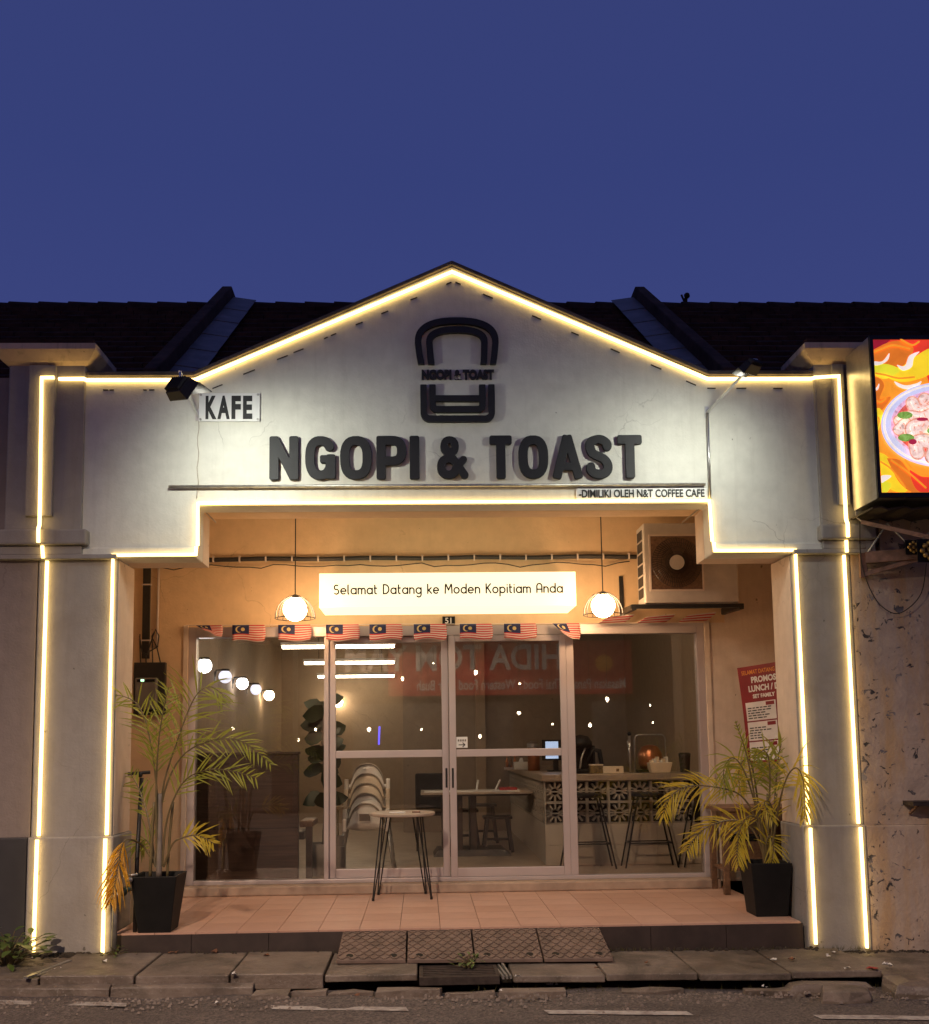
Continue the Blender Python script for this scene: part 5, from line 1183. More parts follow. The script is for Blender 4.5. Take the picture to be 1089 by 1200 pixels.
bbm = bb.mesh('breeze_block', 'breeze')
for i in range(7):
    for j in range(2): link('breeze_block', bbm, ct, loc=Vector((CX0+h+i*0.226, CY0, 0.728+h+j*0.225))-ct.location)
for i in range(19):
    for j in range(2):
        o = link('breeze_block', bbm, ct, loc=Vector((CX0, CY0+0.08+h+i*0.226, 0.728+h+j*0.225))-ct.location); o.rotation_euler.z = -math.pi/2
def bar_stool(label, cx, cy):
    t = thing('bar_stool', label, 'stool', (cx, cy, FZ), group='bar stools at the counter', absolute=False)
    m = MB(); m.lathe([(0.155, 0.715), (0.165, 0.725), (0.165, 0.745), (0.15, 0.755)], (0, 0, 0), 20); m.build('seat', 'black_metal', t)
    for sx in (-1, 1):
        for sy in (-1, 1): m = MB(); m.tube([(sx*0.27, sy*0.12, 0.0), (sx*0.12, sy*0.09, 0.72)], 0.009, 6); m.build('leg', 'black_metal', t)
    m = MB()
    for sy in (-1, 1): m.tube([(-0.215, sy*0.11, 0.25), (0.215, sy*0.11, 0.25)], 0.008, 6)
    m.tube([(-0.215, -0.11, 0.25), (-0.215, 0.11, 0.25)], 0.008, 6).tube([(0.215, -0.11, 0.25), (0.215, 0.11, 0.25)], 0.008, 6); m.build('footrest', 'black_metal', t)
bar_stool('black wire bar stool nearest the right sliding door', 1.42, 3.0); bar_stool('middle black wire bar stool at counter', 2.06, 3.02); bar_stool('rightmost black wire bar stool, behind palm frond', 2.66, 3.02)
# things on the counter
WT = 1.2455
def on_counter(name, label, cat, px, Y, build):
    x = at(px, 905, Y).x; t = thing(name, label, cat, (x, Y, WT), absolute=False); build(t); return t
def P_(t, name, mat, fn, smooth=False, bevel=0): m = MB(); fn(m); m.build(name, mat, t, smooth, bevel)
def b_machine(t):
    P_(t, 'body', 'black_plastic', lambda m: m.box(-0.16, 0.16, -0.12, 0.15, 0.0, 0.05).box(-0.14, 0.14, 0.02, 0.15, 0.05, 0.30), bevel=0.012)
    P_(t, 'hood', 'black_plastic', lambda m: m.lathe([(0.001, 0.42), (0.09, 0.40), (0.13, 0.34), (0.13, 0.28), (0.05, 0.26)], (-0.03, -0.01, 0), 18), True)
    P_(t, 'steam_arm', 'steel', lambda m: m.tube([(0.02, -0.10, 0.30), (-0.04, -0.13, 0.16), (-0.06, -0.13, 0.05)], 0.010, 6), True)
    P_(t, 'hose', 'black_plastic', lambda m: m.tube([(0.05, -0.05, 0.12), (0.10, -0.06, 0.26), (0.17, -0.06, 0.24), (0.20, -0.05, 0.05)], 0.026, 8), True)
on_counter('coffee_machine', 'black coffee machine with rounded hood on counter', 'coffee machine', 684, 3.6, b_machine)
def b_basket(t):
    P_(t, 'basket', 'cream_plastic', lambda m: m.hexa([(-.10, -.08, 0), (.10, -.08, 0), (.10, .08, 0), (-.10, .08, 0), (-.125, -.1, .11), (.125, -.1, .11), (.125, .1, .11), (-.125, .1, .11)]), bevel=0.008)
    for i in range(6): P_(t, 'packet', 'white_panel' if i % 2 else 'cream_plastic', lambda m: m.box(-.1+i*.032, -.075+i*.032, -.06, .05, .08, .13+.02*(i % 3)))
on_counter('condiment_basket', 'cream plastic basket of packets on counter', 'basket', 773, 3.45, b_basket)
on_counter('tumbler', 'black tumbler at right end of counter', 'cup', 803, 3.45, lambda t: (P_(t, 'cup', 'black_plastic', lambda m: m.lathe([(.05, 0), (.062, .17), (.062, .175)], (0, 0, 0), 16), True), P_(t, 'lid', 'black_metal', lambda m: m.lathe([(.066, .175), (.066, .20), (.05, .21)], (0, 0, 0), 16))))
on_counter('tray_box', 'low cream box lying flat on counter', 'box', 718, 3.42, lambda t: (P_(t, 'carton', 'cream_plastic', lambda m: m.box(-.11, .11, -.06, .06, 0, .075), bevel=0.005), P_(t, 'label_print', 'brown_wood', lambda m: m.box(.03, .06, -.0615, -.0605, .02, .05))))
on_counter('patterned_box', 'small patterned box beside the coffee machine', 'box', 699, 3.42, lambda t: (P_(t, 'carton', 'dish_print', lambda m: m.box(-.07, .07, -.05, .05, 0, .085), bevel=0.005), P_(t, 'lid', 'cream_plastic', lambda m: m.box(-.072, .072, -.052, .052, .086, .10))))
def b_disp(t):
    P_(t, 'arch', 'steel', lambda m: m.tube([(-.17, 0, 0), (-.17, 0, .36)]+[(-.17+.05*(1-math.cos(a)), 0, .36+.05*math.sin(a)) for a in (0.5, 1.0, 1.57)]+[(.12, 0, .41)]+[(.12+.05*math.sin(a), 0, .36+.05*math.cos(a)) for a in (0.5, 1.0, 1.57)]+[(.17, 0, 0)], 0.010, 6), True)
    P_(t, 'kettle', 'copper', lambda m: m.lathe([(.10, .03), (.135, .10), (.135, .20), (.09, .28), (.03, .30)], (0, .02, 0), 18), True)
    P_(t, 'foot', 'black_plastic', lambda m: m.box(-.16, .16, -.1, .1, 0, .03))
on_counter('drinks_dispenser', 'copper drinks dispenser under a steel arch on counter', 'dispenser', 763, 3.6, b_disp)
on_counter('beer_tap', 'tall slim chrome tap column on counter', 'tap', 739, 3.4, lambda t: (P_(t, 'column', 'steel', lambda m: m.tube([(0, 0, 0), (0, 0, .40)], .014, 8), True), P_(t, 'spout', 'steel', lambda m: m.tube([(0, 0, .36), (-.03, -.05, .34), (-.03, -.06, .28)], .009, 6), True), P_(t, 'knob', 'black_plastic', lambda m: m.sphere((0, 0, .42), .022, 8, 6))))
def b_bottles(t):
    for k, (x, mt_) in enumerate(((-.05, 'copper'), (0, 'brown_wood'), (.05, 'copper'))): P_(t, 'bottle', mt_, lambda m: m.lathe([(.02, 0), (.02, .11), (.008, .14), (.008, .17), (.011, .175)], (x, 0, 0), 10), True)
    P_(t, 'holder', 'steel', lambda m: m.box(-.085, .085, -.035, .035, 0, .03))
on_counter('sauce_caddy', 'caddy of small sauce bottles at counter far end', 'caddy', 599, 5.6, b_bottles)
on_counter('tissue_box', 'white tissue box on counter beside the sauce caddy', 'box', 611, 5.4, lambda t: (P_(t, 'carton', 'white_panel', lambda m: m.box(-.09, .09, -.06, .06, 0, .10), bevel=0.006), P_(t, 'tissue', 'white_panel', lambda m: m.hexa([(-.03, -.01, .10), (.03, -.01, .10), (.03, .01, .10), (-.03, .01, .10), (-.01, -.004, .15), (.02, -.004, .15), (.02, .004, .15), (-.01, .004, .15)]))))
on_counter('steel_canister', 'tall steel canister on counter left of the screen', 'canister', 626, 4.9, lambda t: (P_(t, 'can', 'copper', lambda m: m.lathe([(.075, 0), (.075, .27), (.07, .28)], (0, 0, 0), 16), True), P_(t, 'lid', 'steel', lambda m: m.lathe([(.08, .28), (.08, .33), (.03, .36)], (0, 0, 0), 16))))
def b_screen(t):
    P_(t, 'bezel', 'black_plastic', lambda m: m.box(-.16, .16, 0, .03, .13, .37), bevel=0.004); P_(t, 'display', 'screen', lambda m: m.box(-.12, .03, -.004, -.0005, .15, .35))
    P_(t, 'stand', 'black_plastic', lambda m: m.box(-.03, .03, 0.0, .03, 0, .13).box(-.1, .1, -.06, .08, 0, .015))
on_counter('screen', 'small glowing till screen on the counter', 'screen', 652, 4.4, b_screen)
# inner table, stools
tb = thing('dining_table', 'dark wooden dining table with thin pale top inside', 'table', (0.35, 4.5, FZ))
m = MB(); m.box(-0.29, 0.99, 4.15, 4.95, 1.005, 1.03); m.build('top', 'worktop', tb, bevel=0.004)
m = MB(); m.box(-0.27, 0.97, 4.17, 4.93, 0.985, 1.004); m.build('top_frame', 'dark_wood', tb)
for x in (0.12, 0.28, -0.05): m = MB(); m.box(x, x+0.07, 4.3, 4.8, 0.36, 0.985); m.build('leg', 'dark_wood', tb)
m = MB(); m.hexa([(-0.15, 4.25, FZ), (0.75, 4.25, FZ), (0.75, 4.85, FZ), (-0.15, 4.85, FZ), (-0.1, 4.3, 0.37), (0.66, 4.3, 0.37), (0.66, 4.8, 0.37), (-0.1, 4.8, 0.37)]); m.build('foot', 'dark_wood', tb)
def wstool(label, x, y, h=0.42):
    t = thing('wooden_stool', label, 'stool', (x, y, FZ), group='dark wooden stools by the dining table', absolute=False)
    m = MB(); m.box(-.17, .17, -.15, .15, h-.03, h); m.build('seat', 'dark_wood', t, bevel=0.004)
    for sx in (-1, 1):
        for sy in (-1, 1): m = MB(); m.obox((sx*.17, sy*.14, 0), (sx*.12, sy*.11, h-.03), .035, .035, up=(0, 1, 0)); m.build('leg', 'dark_wood', t)
    m = MB(); m.box(-.14, .14, -.012, .012, .13, .16); m.build('stretcher', 'dark_wood', t)
wstool('dark wooden stool nearest the bar counter', 0.62, 4.75); wstool('dark wooden stool hidden mostly behind the table leg', 0.25, 5.3, 0.47); wstool('farthest dark wooden stool, tucked behind the others', 0.52, 5.9, 0.50)
ch = thing('dark_chair', 'dark chair back behind the door stile at the table', 'chair', (-0.16, 5.0, FZ))
m = MB(); m.box(-0.36, 0.02, 4.9, 5.3, 0.72, 0.76); m.build('seat', 'dark_wood', ch)
m = MB(); m.box(-0.36, 0.02, 5.26, 5.30, 0.78, 1.22); m.build('backrest', 'black_plastic', ch, bevel=0.02)
for x in (-0.35, -0.02):
    for y in (4.91, 5.27): m = MB(); m.box(x, x+.03, y, y+.03, FZ, 0.72); m.build('leg', 'dark_wood', ch)
tt = thing('tray', 'pale serving tray with red packet on dining table', 'tray', (0.35, 4.4, 1.031))
m = MB(); m.box(-0.25, 0.85, 4.2, 4.45, 1.031, 1.045); m.build('mat', 'white_panel', tt)
m = MB(); m.box(0.62, 0.82, 4.22, 4.38, 1.046, 1.075); m.build('packet', 'litter_red', tt, bevel=0.004)
for i, x in enumerate((0.12, 0.36, 0.58)): m = MB(); m.tube([(x, 4.4, 1.046), (x+0.04*(i-0.5), 4.4, 1.16)], 0.012, 6); m.build('stick', 'white_panel', tt)
# stacked white chairs
def stack_chair(i, label):
    t = thing('plastic_chair', label, 'chair', (-0.84, 2.95+0.075*i, FZ+0.098*i), group='stacked white plastic chairs', absolute=False)
    mt_ = 'white_plastic' if i in (0, 1, 4) else 'cream_plastic'
    m = MB(); n = 14; rows = []                      # moulded shell: seat rolling up into a rounded back
    for j in range(9):
        v = j/8; row = []
        for k in range(n+1):
            u = -1+2*k/n; wd = 0.21*(1-0.10*v)
            if v < 0.45: y = 0.20-0.42*(v/0.45); z = 0.445-0.03*math.sin(v/0.45*math.pi)+0.02*u*u
            else:
                q = (v-0.45)/0.55; hh = 0.25*max(0.02, (1-abs(u)**2.4))**0.5
                y = -0.22+0.05*q+0.06*u*u; z = 0.445+q*hh*1.0
                wd = 0.195*(1-0.12*q)
            row.append((u*wd, y, z))
        rows.append(row)
    for r_ in rows: m.v += r_
    for j in range(8):
        for k in range(n): m.f.append((j*(n+1)+k, j*(n+1)+k+1, (j+1)*(n+1)+k+1, (j+1)*(n+1)+k))
    o = m.build('shell', mt_, t, smooth=True); rm = MB(); rm.tube([Vector(q)+Vector((0, -0.008, 0)) for q in rows[8]], 0.009, 6); rm.build('rim_shade', 'cable_light', t, smooth=True); s_ = o.modifiers.new('solid', 'SOLIDIFY'); s_.thickness = 0.014  # grey tube along the edge stands for the shading between stacked shells
    for sx in (-1, 1):
        for y0, y1 in ((-0.26, -0.17), (0.24, 0.15)):
            m = MB(); m.tube([(sx*(0.285-0.016*i), y0, 0.0 if i == 0 else 0.02), (sx*(0.215-0.016*i), y1, 0.44)], 0.014, 7); m.build('leg', 'galv', t, smooth=True)
        m = MB(); m.box(sx*0.215-0.02, sx*0.215+0.02, -0.20, -0.13, 0.42, 0.54); m.build('side_bracket', mt_, t, bevel=0.008)
    return t
for i, lab in enumerate(('lowest white plastic chair of the stack, with paper sticker', 'second chair from the bottom of the white stack', 'middle chair of the white plastic stack', 'second chair from the top of the white stack', 'topmost white plastic chair of the stack')):
    t = stack_chair(i, lab)
    if i == 0: m = MB(); m.box(-0.06, 0.05, -0.262, -0.258, 0.53, 0.60); m.build('sticker', 'meter_case', t)
# fig tree and booth
fg = thing('fig_tree', 'dark fiddle leaf fig in grey pot behind left window mullion', 'plant', (-1.22, 2.75, FZ))
fx, fy = -1.26, 2.72
m = MB(); m.lathe([(0.10, FZ), (0.145, FZ+0.32), (0.135, FZ+0.32), (0.125, FZ+0.28)], (fx, fy, 0), 20); m.build('pot', 'grey_pot', fg, smooth=True)
m = MB(); m.lathe([(0.001, FZ+0.285), (0.126, FZ+0.285)], (fx, fy, 0), 20); m.build('soil', 'soil', fg)
m = MB(); m.tube([(fx, fy, FZ+0.28), (fx+0.03, fy, 1.1), (fx, fy, 1.6), (fx+0.02, fy, 1.98)], 0.016, 6); m.build('trunk', 'palm_trunk', fg, smooth=True)
rnd = random.Random(5)
for i in range(26):
    z = 0.95+1.02*(i/25)**0.8+rnd.uniform(-.05, .05); a = rnd.uniform(0, 6.28); d = Vector((math.cos(a), math.sin(a)*0.35, rnd.uniform(-0.2, 0.7))).normalized(); m = MB()
    leaf_geo(m, Vector((fx+0.01, fy, z)), d, rnd.uniform(0.20, 0.27), rnd.uniform(0.15, 0.20), rnd, 0.2, Vector((rnd.uniform(-.4, .4), -1, rnd.uniform(0, .7)))); m.build('leaf', 'fig_leaf', fg, smooth=True)
wf = thing('flower_pot', 'white blossom plant standing low beside the fig', 'plant', (-1.13, 2.62, FZ))
m = MB(); 
for i in range(14):
    a = i*2.4; d = Vector((math.cos(a), math.sin(a), 0.7)).normalized(); leaf_geo(m, Vector((-1.10, 2.6, 0.95)), d, 0.10, 0.045, rnd)
m.build('blossom', 'cream_plastic', wf, smooth=True)
m = MB(); m.tube([(-1.10, 2.6, 0.62), (-1.10, 2.6, 0.95)], 0.008, 5); m.build('stem', 'palm_stem', wf)
m = MB(); m.lathe([(0.05, 0.60), (0.065, 0.70), (0.06, 0.70)], (-1.10, 2.6, 0), 14).box(-1.17, -1.03, 2.53, 2.67, FZ, 0.60); m.build('pot', 'grey_pot', wf)
bo = thing('booth_partition', 'tall brown wood grain booth partition behind the left pane', 'partition', (-2.0, 2.35, FZ))
m = MB(); m.box(-2.60, -1.46, 2.32, 2.40, FZ, 1.50); m.build('panel', 'booth_wood', bo, bevel=0.004)
m = MB(); m.box(-2.61, -1.45, 2.305, 2.415, 1.501, 1.525); m.build('cap_rail', 'booth_wood', bo, bevel=0.003)
m = MB(); m.box(-2.60, -1.46, 2.312, 2.3195, 0.80, 0.806); m.build('groove', 'black_plastic', bo)
bn = thing('booth_bench', 'end of wooden booth bench beside the fig pot', 'bench', (-1.4, 2.6, FZ))
m = MB(); m.box(-1.46, -1.33, 2.42, 2.9, 0.80, 0.86); m.build('arm_rest', 'brown_wood', bn, bevel=0.012)
m = MB(); m.box(-1.40, -1.34, 2.44, 2.50, FZ, 0.80); m.build('leg', 'dark_wood', bn)
m = MB(); m.box(-2.3, -1.42, 2.45, 2.9, 0.68, 0.75); m.build('seat', 'dark_wood', bn)
m = MB(); p = at(444, 862, 6.0); m.tube([(p.x, 6.0, p.z-0.12), (p.x+0.01, 6.0, p.z+0.12)], 0.012, 6); tag(m.build('blue_light', 'blue_tube'), 'short glowing blue tube inside above the stacked chairs', 'light')
pd = thing('wall_router', 'small black box high on the inner right wall', 'wall box', (2.2, 7.55, 2.5))
m = MB(); p = at(756, 796, 7.55); m.box(p.x-0.14, p.x+0.12, 7.5, 7.6, p.z-0.09, p.z+0.09); m.build('case', 'black_plastic', pd, bevel=0.01)
m = MB(); m.box(p.x-0.03, p.x+0.03, 7.49, 7.5, p.z-0.03, p.z+0.03); m.build('face', 'meter_case', pd)

# ------------------------------------------------------------------ neighbour's backlit food sign
def flat_emit(name, col, s_):
    m, t, b = newmat(name); b.inputs['Roughness'].default_value = 0.4
    food = name in ('s_shrimp', 's_shrimp2', 's_soup', 's_green', 's_bowlin'); v = 0.45 if food else 0.16
    c = ramp(t, noise(t, 26 if food else 5, 5, 0.65, dist=0.8), [(0.32, tuple(q*(1-v) for q in col)), (0.5, col), (0.68, tuple(min(1, q*(1+v*0.6)+0.05*food) for q in col))])
    t.links.new(c, b.inputs['Base Color']); t.links.new(c, b.inputs['Emission Color']); b.inputs['Emission Strength'].default_value = s_; return m
ES = 0.95
for n_, c_ in (('s_orange', (0.86, 0.30, 0.02)), ('s_dorange', (0.70, 0.17, 0.015)), ('s_yellow', (0.90, 0.62, 0.02)), ('s_lime', (0.75, 0.70, 0.03)), ('s_red', (0.75, 0.045, 0.02)), ('s_dred', (0.32, 0.01, 0.025)), ('s_white', (0.92, 0.80, 0.72)), ('s_bowl', (0.60, 0.60, 0.85)), ('s_bowlin', (0.75, 0.42, 0.62)), ('s_soup', (0.62, 0.10, 0.08)), ('s_shrimp', (0.90, 0.62, 0.55)), ('s_shrimp2', (0.80, 0.36, 0.26)), ('s_green', (0.20, 0.36, 0.06)), ('s_dkred', (0.40, 0.02, 0.06))):
    flat_emit(n_, c_, ES)
fs = thing('food_signboard', 'backlit flame patterned signboard with a bowl of prawn soup', 'sign', (3.8, -0.35, 3.29))
SX0, SX1, SZ0, SZ1, SY = 3.022, 4.75, 3.30, 4.505, -0.52
m = MB(); m.box(SX0, SX1, SY+0.004, -0.10, SZ0, SZ1); m.build('casing', 'steel', fs, bevel=0.004)
fr = MB(); fr.box(SX0-0.004, SX0+0.022, SY-0.012, SY+0.012, SZ0, SZ1).box(SX0+0.022, SX1, SY-0.012, SY+0.012, SZ1-0.03, SZ1).box(SX0+0.022, SX1, SY-0.012, SY+0.012, SZ0, SZ0+0.035); fr.build('frame', 'black_metal', fs)
m = MB(); m.box(SX0+0.023, SX1-0.01, SY-0.002, SY+0.003, SZ0+0.036, SZ1-0.031); m.build('print_face', 's_orange', fs)
def sp_(zx, zy):          # measured on a 3.75x enlargement of the photograph's corner (origin 980,380)
    p = at(980+zx/3.753, 380+zy/3.75, SY); return (p.x, p.z)
lay = [0]
CL = (SX0+0.023, SX1-0.01, SZ0+0.036, SZ1-0.031)
def spoly(name, mat, pts, rad=0.0, smooth=True):
    P = [Vector((*sp_(*q), 0)) for q in pts]
    if smooth: P = [Vector(q) for q in catmull(P+[P[0]], 5)][:-1]
    lay[0] += 1
    me = shape_mesh(name, [('poly', [(q.x, q.y) for q in P], rad)], 0.006, 0.0, mat, clip=CL); place_flat(name, me, (0, SY-0.003-0.0006*lay[0], 0), fs)
def sstroke(name, mat, pts, r_):
    P = catmull([Vector((*sp_(*q), 0)) for q in pts], 5); lay[0] += 1
    me = shape_mesh(name, [('cap', [(q.x, q.y) for q in P], r_)], 0.005, 0.0, mat, clip=CL); place_flat(name, me, (0, SY-0.003-0.0006*lay[0], 0), fs)
spoly('flame', 's_red', [(150, 40), (420, 40), (460, 160), (420, 280), (380, 170), (330, 130), (250, 130), (200, 150), (160, 120)])
spoly('flame', 's_dred', [(140, 50), (250, 50), (220, 85), (180, 110), (145, 110)])
spoly('flame', 's_dorange', [(150, 120), (230, 80), (300, 75), (340, 110), (300, 180), (220, 200), (150, 190)])
spoly('flame', 's_yellow', [(145, 195), (200, 175), (280, 190), (350, 140), (420, 110), (420, 210), (330, 250), (260, 250), (190, 215)])
spoly('flame', 's_lime', [(145, 190), (190, 175), (240, 180), (280, 205), (220, 240), (170, 225)])
spoly('flame', 's_dorange', [(150, 240), (185, 235), (210, 270), (190, 330), (240, 320), (200, 380), (150, 375)])
spoly('flame', 's_lime', [(155, 380), (200, 390), (195, 430), (180, 480), (160, 500)])
spoly('flame', 's_yellow', [(155, 375), (190, 370), (205, 400), (165, 395)])
spoly('flame', 's_white', [(148, 160), (200, 165), (232, 128), (225, 160), (190, 180), (150, 180)])
spoly('flame', 's_white', [(262, 178), (300, 185), (320, 140), (365, 122), (340, 150), (330, 190), (290, 205)])
spoly('flame', 's_white', [(250, 250), (300, 270), (350, 262), (375, 250), (355, 280), (310, 288), (270, 275)])
spoly('flame', 's_white', [(150, 285), (175, 280), (188, 258), (184, 285), (165, 300), (150, 300)])
spoly('flame', 's_yellow', [(170, 560), (220, 580), (260, 640), (320, 690), (300, 740), (230, 720), (190, 640)])
spoly('flame', 's_dorange', [(220, 590), (280, 600), (330, 660), (400, 690), (420, 760), (330, 740), (270, 690)])
spoly('flame', 's_red', [(320, 640), (370, 670), (420, 680), (430, 750), (360, 735), (330, 690)])
spoly('flame', 's_lime', [(165, 720), (200, 690), (240, 705), (215, 745), (165, 750)])
spoly('flame', 's_white', [(168, 700), (195, 668), (240, 668), (215, 690), (180, 708)])
def ell(cx, cy, rx, ry, n=28): return [(cx+rx*math.cos(2*math.pi*i/n), cy+ry*math.sin(2*math.pi*i/n)) for i in range(n)]
for fl_ in ([(150, 130), (200, 110), (250, 95), (320, 110)], [(150, 215), (210, 225), (270, 240), (340, 235)], [(160, 395), (185, 420), (175, 470)], [(180, 600), (240, 640), (300, 720)], [(240, 600), (310, 650), (390, 720)], [(160, 330), (190, 345), (215, 330)], [(280, 70), (330, 95), (360, 80)], [(300, 600), (350, 655), (420, 670)]):
    sstroke('flame_line', 's_orange', fl_, 0.007)
spoly('bowl', 's_bowl', ell(455, 445, 262, 186)); spoly('bowl_rim', 's_white', ell(455, 443, 254, 178)); spoly('bowl_side', 's_bowl', ell(456, 443, 244, 170)); spoly('bowl_inside', 's_bowlin', ell(458, 440, 222, 150)); spoly('soup', 's_soup', ell(460, 445, 208, 138))
for pts, r_ in (([(330, 350), (350, 385), (390, 380), (405, 350), (385, 335)], 0.075), ([(270, 430), (320, 410), (370, 415), (420, 395)], 0.065), ([(265, 470), (300, 440), (310, 490)], 0.06), ([(335, 500), (325, 465), (360, 450), (400, 470), (390, 510)], 0.08), ([(345, 570), (340, 530), (385, 520), (420, 545), (410, 590)], 0.08), ([(470, 360), (440, 400), (470, 440), (520, 430)], 0.08), ([(470, 500), (450, 550), (500, 580)], 0.08), ([(560, 380), (540, 430), (580, 470)], 0.08)):
    sstroke('prawn', 's_shrimp2', pts, r_*0.70); sstroke('prawn', 's_shrimp', pts, r_*0.56)
    for q0, q1 in zip(pts[:-1], pts[1:]):
        for f_ in (0.25, 0.75):
            cx_, cy_ = q0[0]+(q1[0]-q0[0])*f_, q0[1]+(q1[1]-q0[1])*f_; l_ = math.hypot(q1[0]-q0[0], q1[1]-q0[1]); nx_, ny_ = -(q1[1]-q0[1])/l_*13, (q1[0]-q0[0])/l_*13
            sstroke('prawn_stripe', 's_shrimp2', [(cx_-nx_, cy_-ny_), (cx_+nx_*0.2, cy_+ny_*0.2)], 0.004)
    sstroke('prawn_shine', 's_white', [(q[0]-5, q[1]-8) for q in pts[:3]], r_*0.10)
for pts in (ell(285, 412, 34, 16), ell(290, 510, 36, 17), ell(405, 480, 24, 16), ell(440, 470, 26, 18)): spoly('herb_leaf', 's_green', pts)
spoly('chilli', 's_dkred', ell(318, 528, 18, 12)); spoly('chilli', 's_dkred', ell(360, 430, 26, 8))

# neighbour's awning frame with gilt ornaments
aw = thing('awning_frame', 'rusty steel awning frame with brace under the food signboard', 'awning', (3.3, -0.2, 2.9))
def W(px, py, Y): return at(px, py, Y)
m = MB(); m.obox(W(1012, 612, -0.15), W(1110, 634, -0.75), 0.05, 0.03); m.build('top_chord', 'rust_paint', aw)
m = MB(); m.obox((3.10, -0.03, 2.80), (3.10, -0.03, 3.20), 0.05, 0.03, up=(0, 1, 0)); m.build('post', 'rust_paint', aw)
m = MB(); m.obox((3.12, -0.04, 2.95), (4.4, -0.62, 2.95), 0.05, 0.085); m.build('lower_beam', 'rust_paint', aw)
for a, b in (((3.13, -0.05, 2.98), (3.27, -0.11, 3.2)), ((3.27, -0.11, 3.2), (3.43, -0.17, 2.99)), ((3.43, -0.17, 2.99), (3.62, -0.26, 3.2))):
    m = MB(); m.tube([a, b], 0.008, 6); m.build('lattice_bar', 'galv', aw)
m = MB(); m.obox((3.10, -0.03, 2.82), (3.60, -0.25, 2.95), 0.03, 0.03); m.build('brace', 'rust_paint', aw)
m = MB(); xs_ = [3.02+0.06*i for i in range(24)]
for i, x in enumerate(xs_):
    for y in (-0.42, -0.02): m.v.append((x, y, 3.205+0.012*math.sin(i*2.1)+(0.0 if y < -.5 else 0.05)))
for i in range(len(xs_)-1): m.f.append((2*i, 2*i+2, 2*i+3, 2*i+1))
o = m.build('sheet', 'iron', aw); s_ = o.modifiers.new('solid', 'SOLIDIFY'); s_.thickness = 0.012
def ornament(label, c, s_):
    t = thing('gilt_ornament', label, 'ornament', c)
    m = MB(); m.box(c[0]-s_*1.15, c[0]+s_*1.15, c[1]+0.012, c[1]+0.02, c[2]-s_*1.15, c[2]+s_*1.15); m.build('backboard', 'black_plastic', t)
    m = MB()
    for k in range(8):
        a = 2*math.pi*k/8; rr = s_*(0.62 if k % 2 else 0.72)
        m.sphere((c[0]+rr*math.cos(a), c[1], c[2]+rr*math.sin(a)), s_*0.27, 8, 6)
    m.sphere(c, s_*0.36, 10, 8); m.build('rosette', 'ornament_gold', t, smooth=True)
ornament('gilt floral rosette hanging under the awning', tuple(W(1071, 641, -0.28)), 0.048); ornament('larger gilt carving cut off by the right frame edge', tuple(W(1090, 645, -0.36)), 0.075)
m = MB(); m.tube(catmull([W(1008, 612, -0.12), W(1010, 660, -0.06), W(1025, 700, -0.04), W(1045, 718, -0.04), W(1062, 715, -0.06), W(1080, 695, -0.1), W(1086, 660, -0.2)], 6), 0.004, 5); tag(m.build('hanging_wire', 'cable'), 'thin dark wire looping below the awning frame', 'wire')
m = MB(); m.tube([W(1003, 590, -0.12), W(1004, 606, -0.13), W(1012, 612, -0.15)], 0.006, 5); tag(m.build('hanging_wire', 'cable_light'), 'pale wire dropping from the corner of food signboard', 'wire')
sh = thing('wall_shelf', 'short dark metal ledge on the peeling right wall', 'shelf', (3.3, -0.05, 1.1))
p = W(1066, 940, -0.1); m = MB(); m.box(p.x, p.x+0.5, -0.16, 0.006, p.z-0.025, p.z+0.005); m.build('ledge', 'iron', sh)
m = MB(); m.obox((p.x+0.04, -0.01, p.z-0.09), (p.x+0.04, -0.14, p.z-0.025), 0.015, 0.015); m.build('bracket', 'rust_paint', sh)

# ------------------------------------------------------------------ across the street (seen as reflections in the glass)
ops = thing('opposite_shop', 'dark shop terrace across the street, mirrored in the cafe glass', 'building')
m = MB(); m.box(-16, 16, -15.0, -14.2, -0.3, 4.6); m.build('wall', 'finwall', ops)
m = MB(); m.hexa([(-16.5, -15.5, 4.6), (16.5, -15.5, 4.6), (16.5, -13.2, 4.4), (-16.5, -13.2, 4.4), (-16.5, -18, 6.4), (16.5, -18, 6.4), (16.5, -17.9, 6.42), (-16.5, -17.9, 6.42)]); m.build('roof', 'rooftile', ops)
for i in range(5):
    a = -14+i*6; m = MB(); m.box(a, a+4, -14.2, -14.17, 0, 2.6); m.build('shutter', 'flashing', ops)
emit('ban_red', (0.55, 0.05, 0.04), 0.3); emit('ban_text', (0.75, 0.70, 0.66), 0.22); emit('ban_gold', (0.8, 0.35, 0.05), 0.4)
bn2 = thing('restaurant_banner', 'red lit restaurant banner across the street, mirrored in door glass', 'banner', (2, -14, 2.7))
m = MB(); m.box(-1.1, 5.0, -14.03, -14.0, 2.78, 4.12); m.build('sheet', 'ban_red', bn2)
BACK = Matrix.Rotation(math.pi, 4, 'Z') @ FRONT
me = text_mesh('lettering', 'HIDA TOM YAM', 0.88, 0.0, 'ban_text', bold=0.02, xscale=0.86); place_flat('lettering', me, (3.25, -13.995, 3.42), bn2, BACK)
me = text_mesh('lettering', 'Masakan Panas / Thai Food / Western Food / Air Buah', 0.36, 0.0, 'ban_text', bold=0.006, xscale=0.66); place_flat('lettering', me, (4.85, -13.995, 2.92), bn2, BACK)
m = MB(); m.lathe([(0.22, -0.01), (0.22, 0.0)], (4.3, -13.99, 3.55), 20, 'Y'); m.build('emblem', 'ban_gold', bn2)
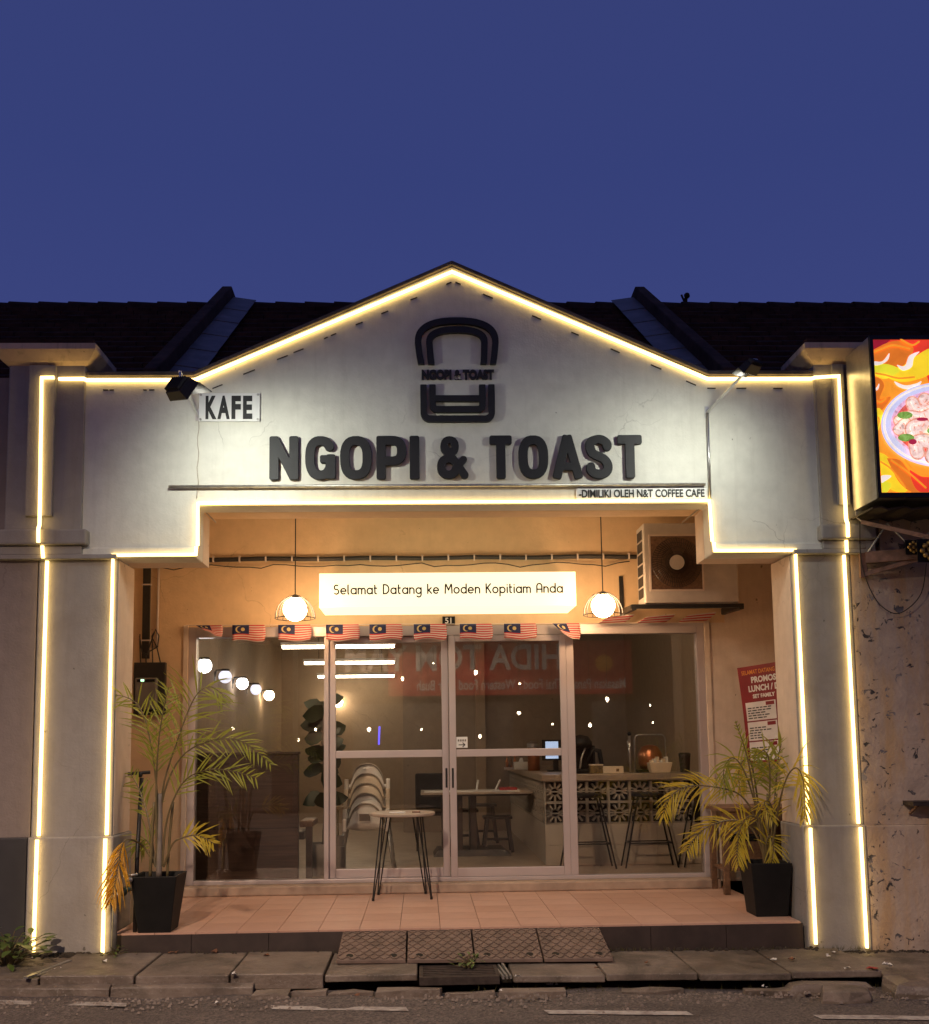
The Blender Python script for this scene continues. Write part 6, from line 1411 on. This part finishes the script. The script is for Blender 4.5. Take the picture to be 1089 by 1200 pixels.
BUL = ('high left of the door meeting stile', 'just below the fluorescent tubes', 'high in the right door, on the banner', 'right part of the right door, on the banner', 'alone mid height in right door', 'beside the left door stile', 'just right of the arrow sticker', 'left of the blue tube', 'above the till screen', 'highest in the right pane', 'upper right in the right pane', 'beside the fifth globe lamp in left pane', 'above the booth partition corner', 'behind the fig leaves', 'lowest in the right pane', 'right pane, lower of the right pair')
for i, (px, py) in enumerate(((508, 778), (472, 796), (557, 789), (608, 802), (607, 836), (494, 855), (562, 863), (433, 855), (646, 849), (710, 820), (760, 827), (275, 854), (350, 867), (371, 855), (690, 850), (763, 847))):
    p = at(px, py, 17.8); c = (p.x, -14.0+0.25, p.z)
    t = thing('hanging_bulb', 'small bare bulb across the street, mirrored %s' % BUL[i], 'lamp', c, group='bulbs across the street')
    m = MB(); m.sphere(c, 0.022+0.026*((i*7) % 5)/4, 8, 6, 1.0+0.5*((i*3) % 4)/3); m.build('bulb', 'bulb', t)
    m = MB(); m.tube([(c[0], c[1], c[2]+0.04), (c[0], c[1], 4.4)], 0.006, 4); m.build('cord', 'cable', t)
# street lamp on the far side of the road
sl = thing('street_lamp', 'street lamp on the far pavement that lights the road', 'street lamp', (-3.2, -12.4, 0))
m = MB(); m.tube([(-3.2, -12.4, 0), (-3.2, -12.4, 6.6), (-3.2, -12.1, 7.0), (-3.2, -9.8, 7.1)], 0.06, 8); m.build('pole', 'galv', sl, smooth=True)
m = MB(); m.box(-3.35, -3.05, -9.9, -9.2, 7.02, 7.16); m.build('lamp_head', 'galv', sl, bevel=0.03)
emit('sodium', (1.0, 0.66, 0.40), 40.0)
m = MB(); m.box(-3.31, -3.09, -9.85, -9.25, 6.99, 7.018); m.build('lens', 'sodium', sl)
ld = bpy.data.lights.new('street_lamp_light', 'SPOT'); ld.energy = 5400; ld.color = (1.0, 0.73, 0.53); ld.spot_size = R(150); ld.spot_blend = 0.5; ld.shadow_soft_size = 0.15
lo = bpy.data.objects.new('street_lamp_light', ld); COL.objects.link(lo); lo.parent = sl; lo.location = Vector((-3.2, -9.5, 6.95))-sl.location

for o in bpy.data.objects:
    if '_abs' in o: del o['_abs']
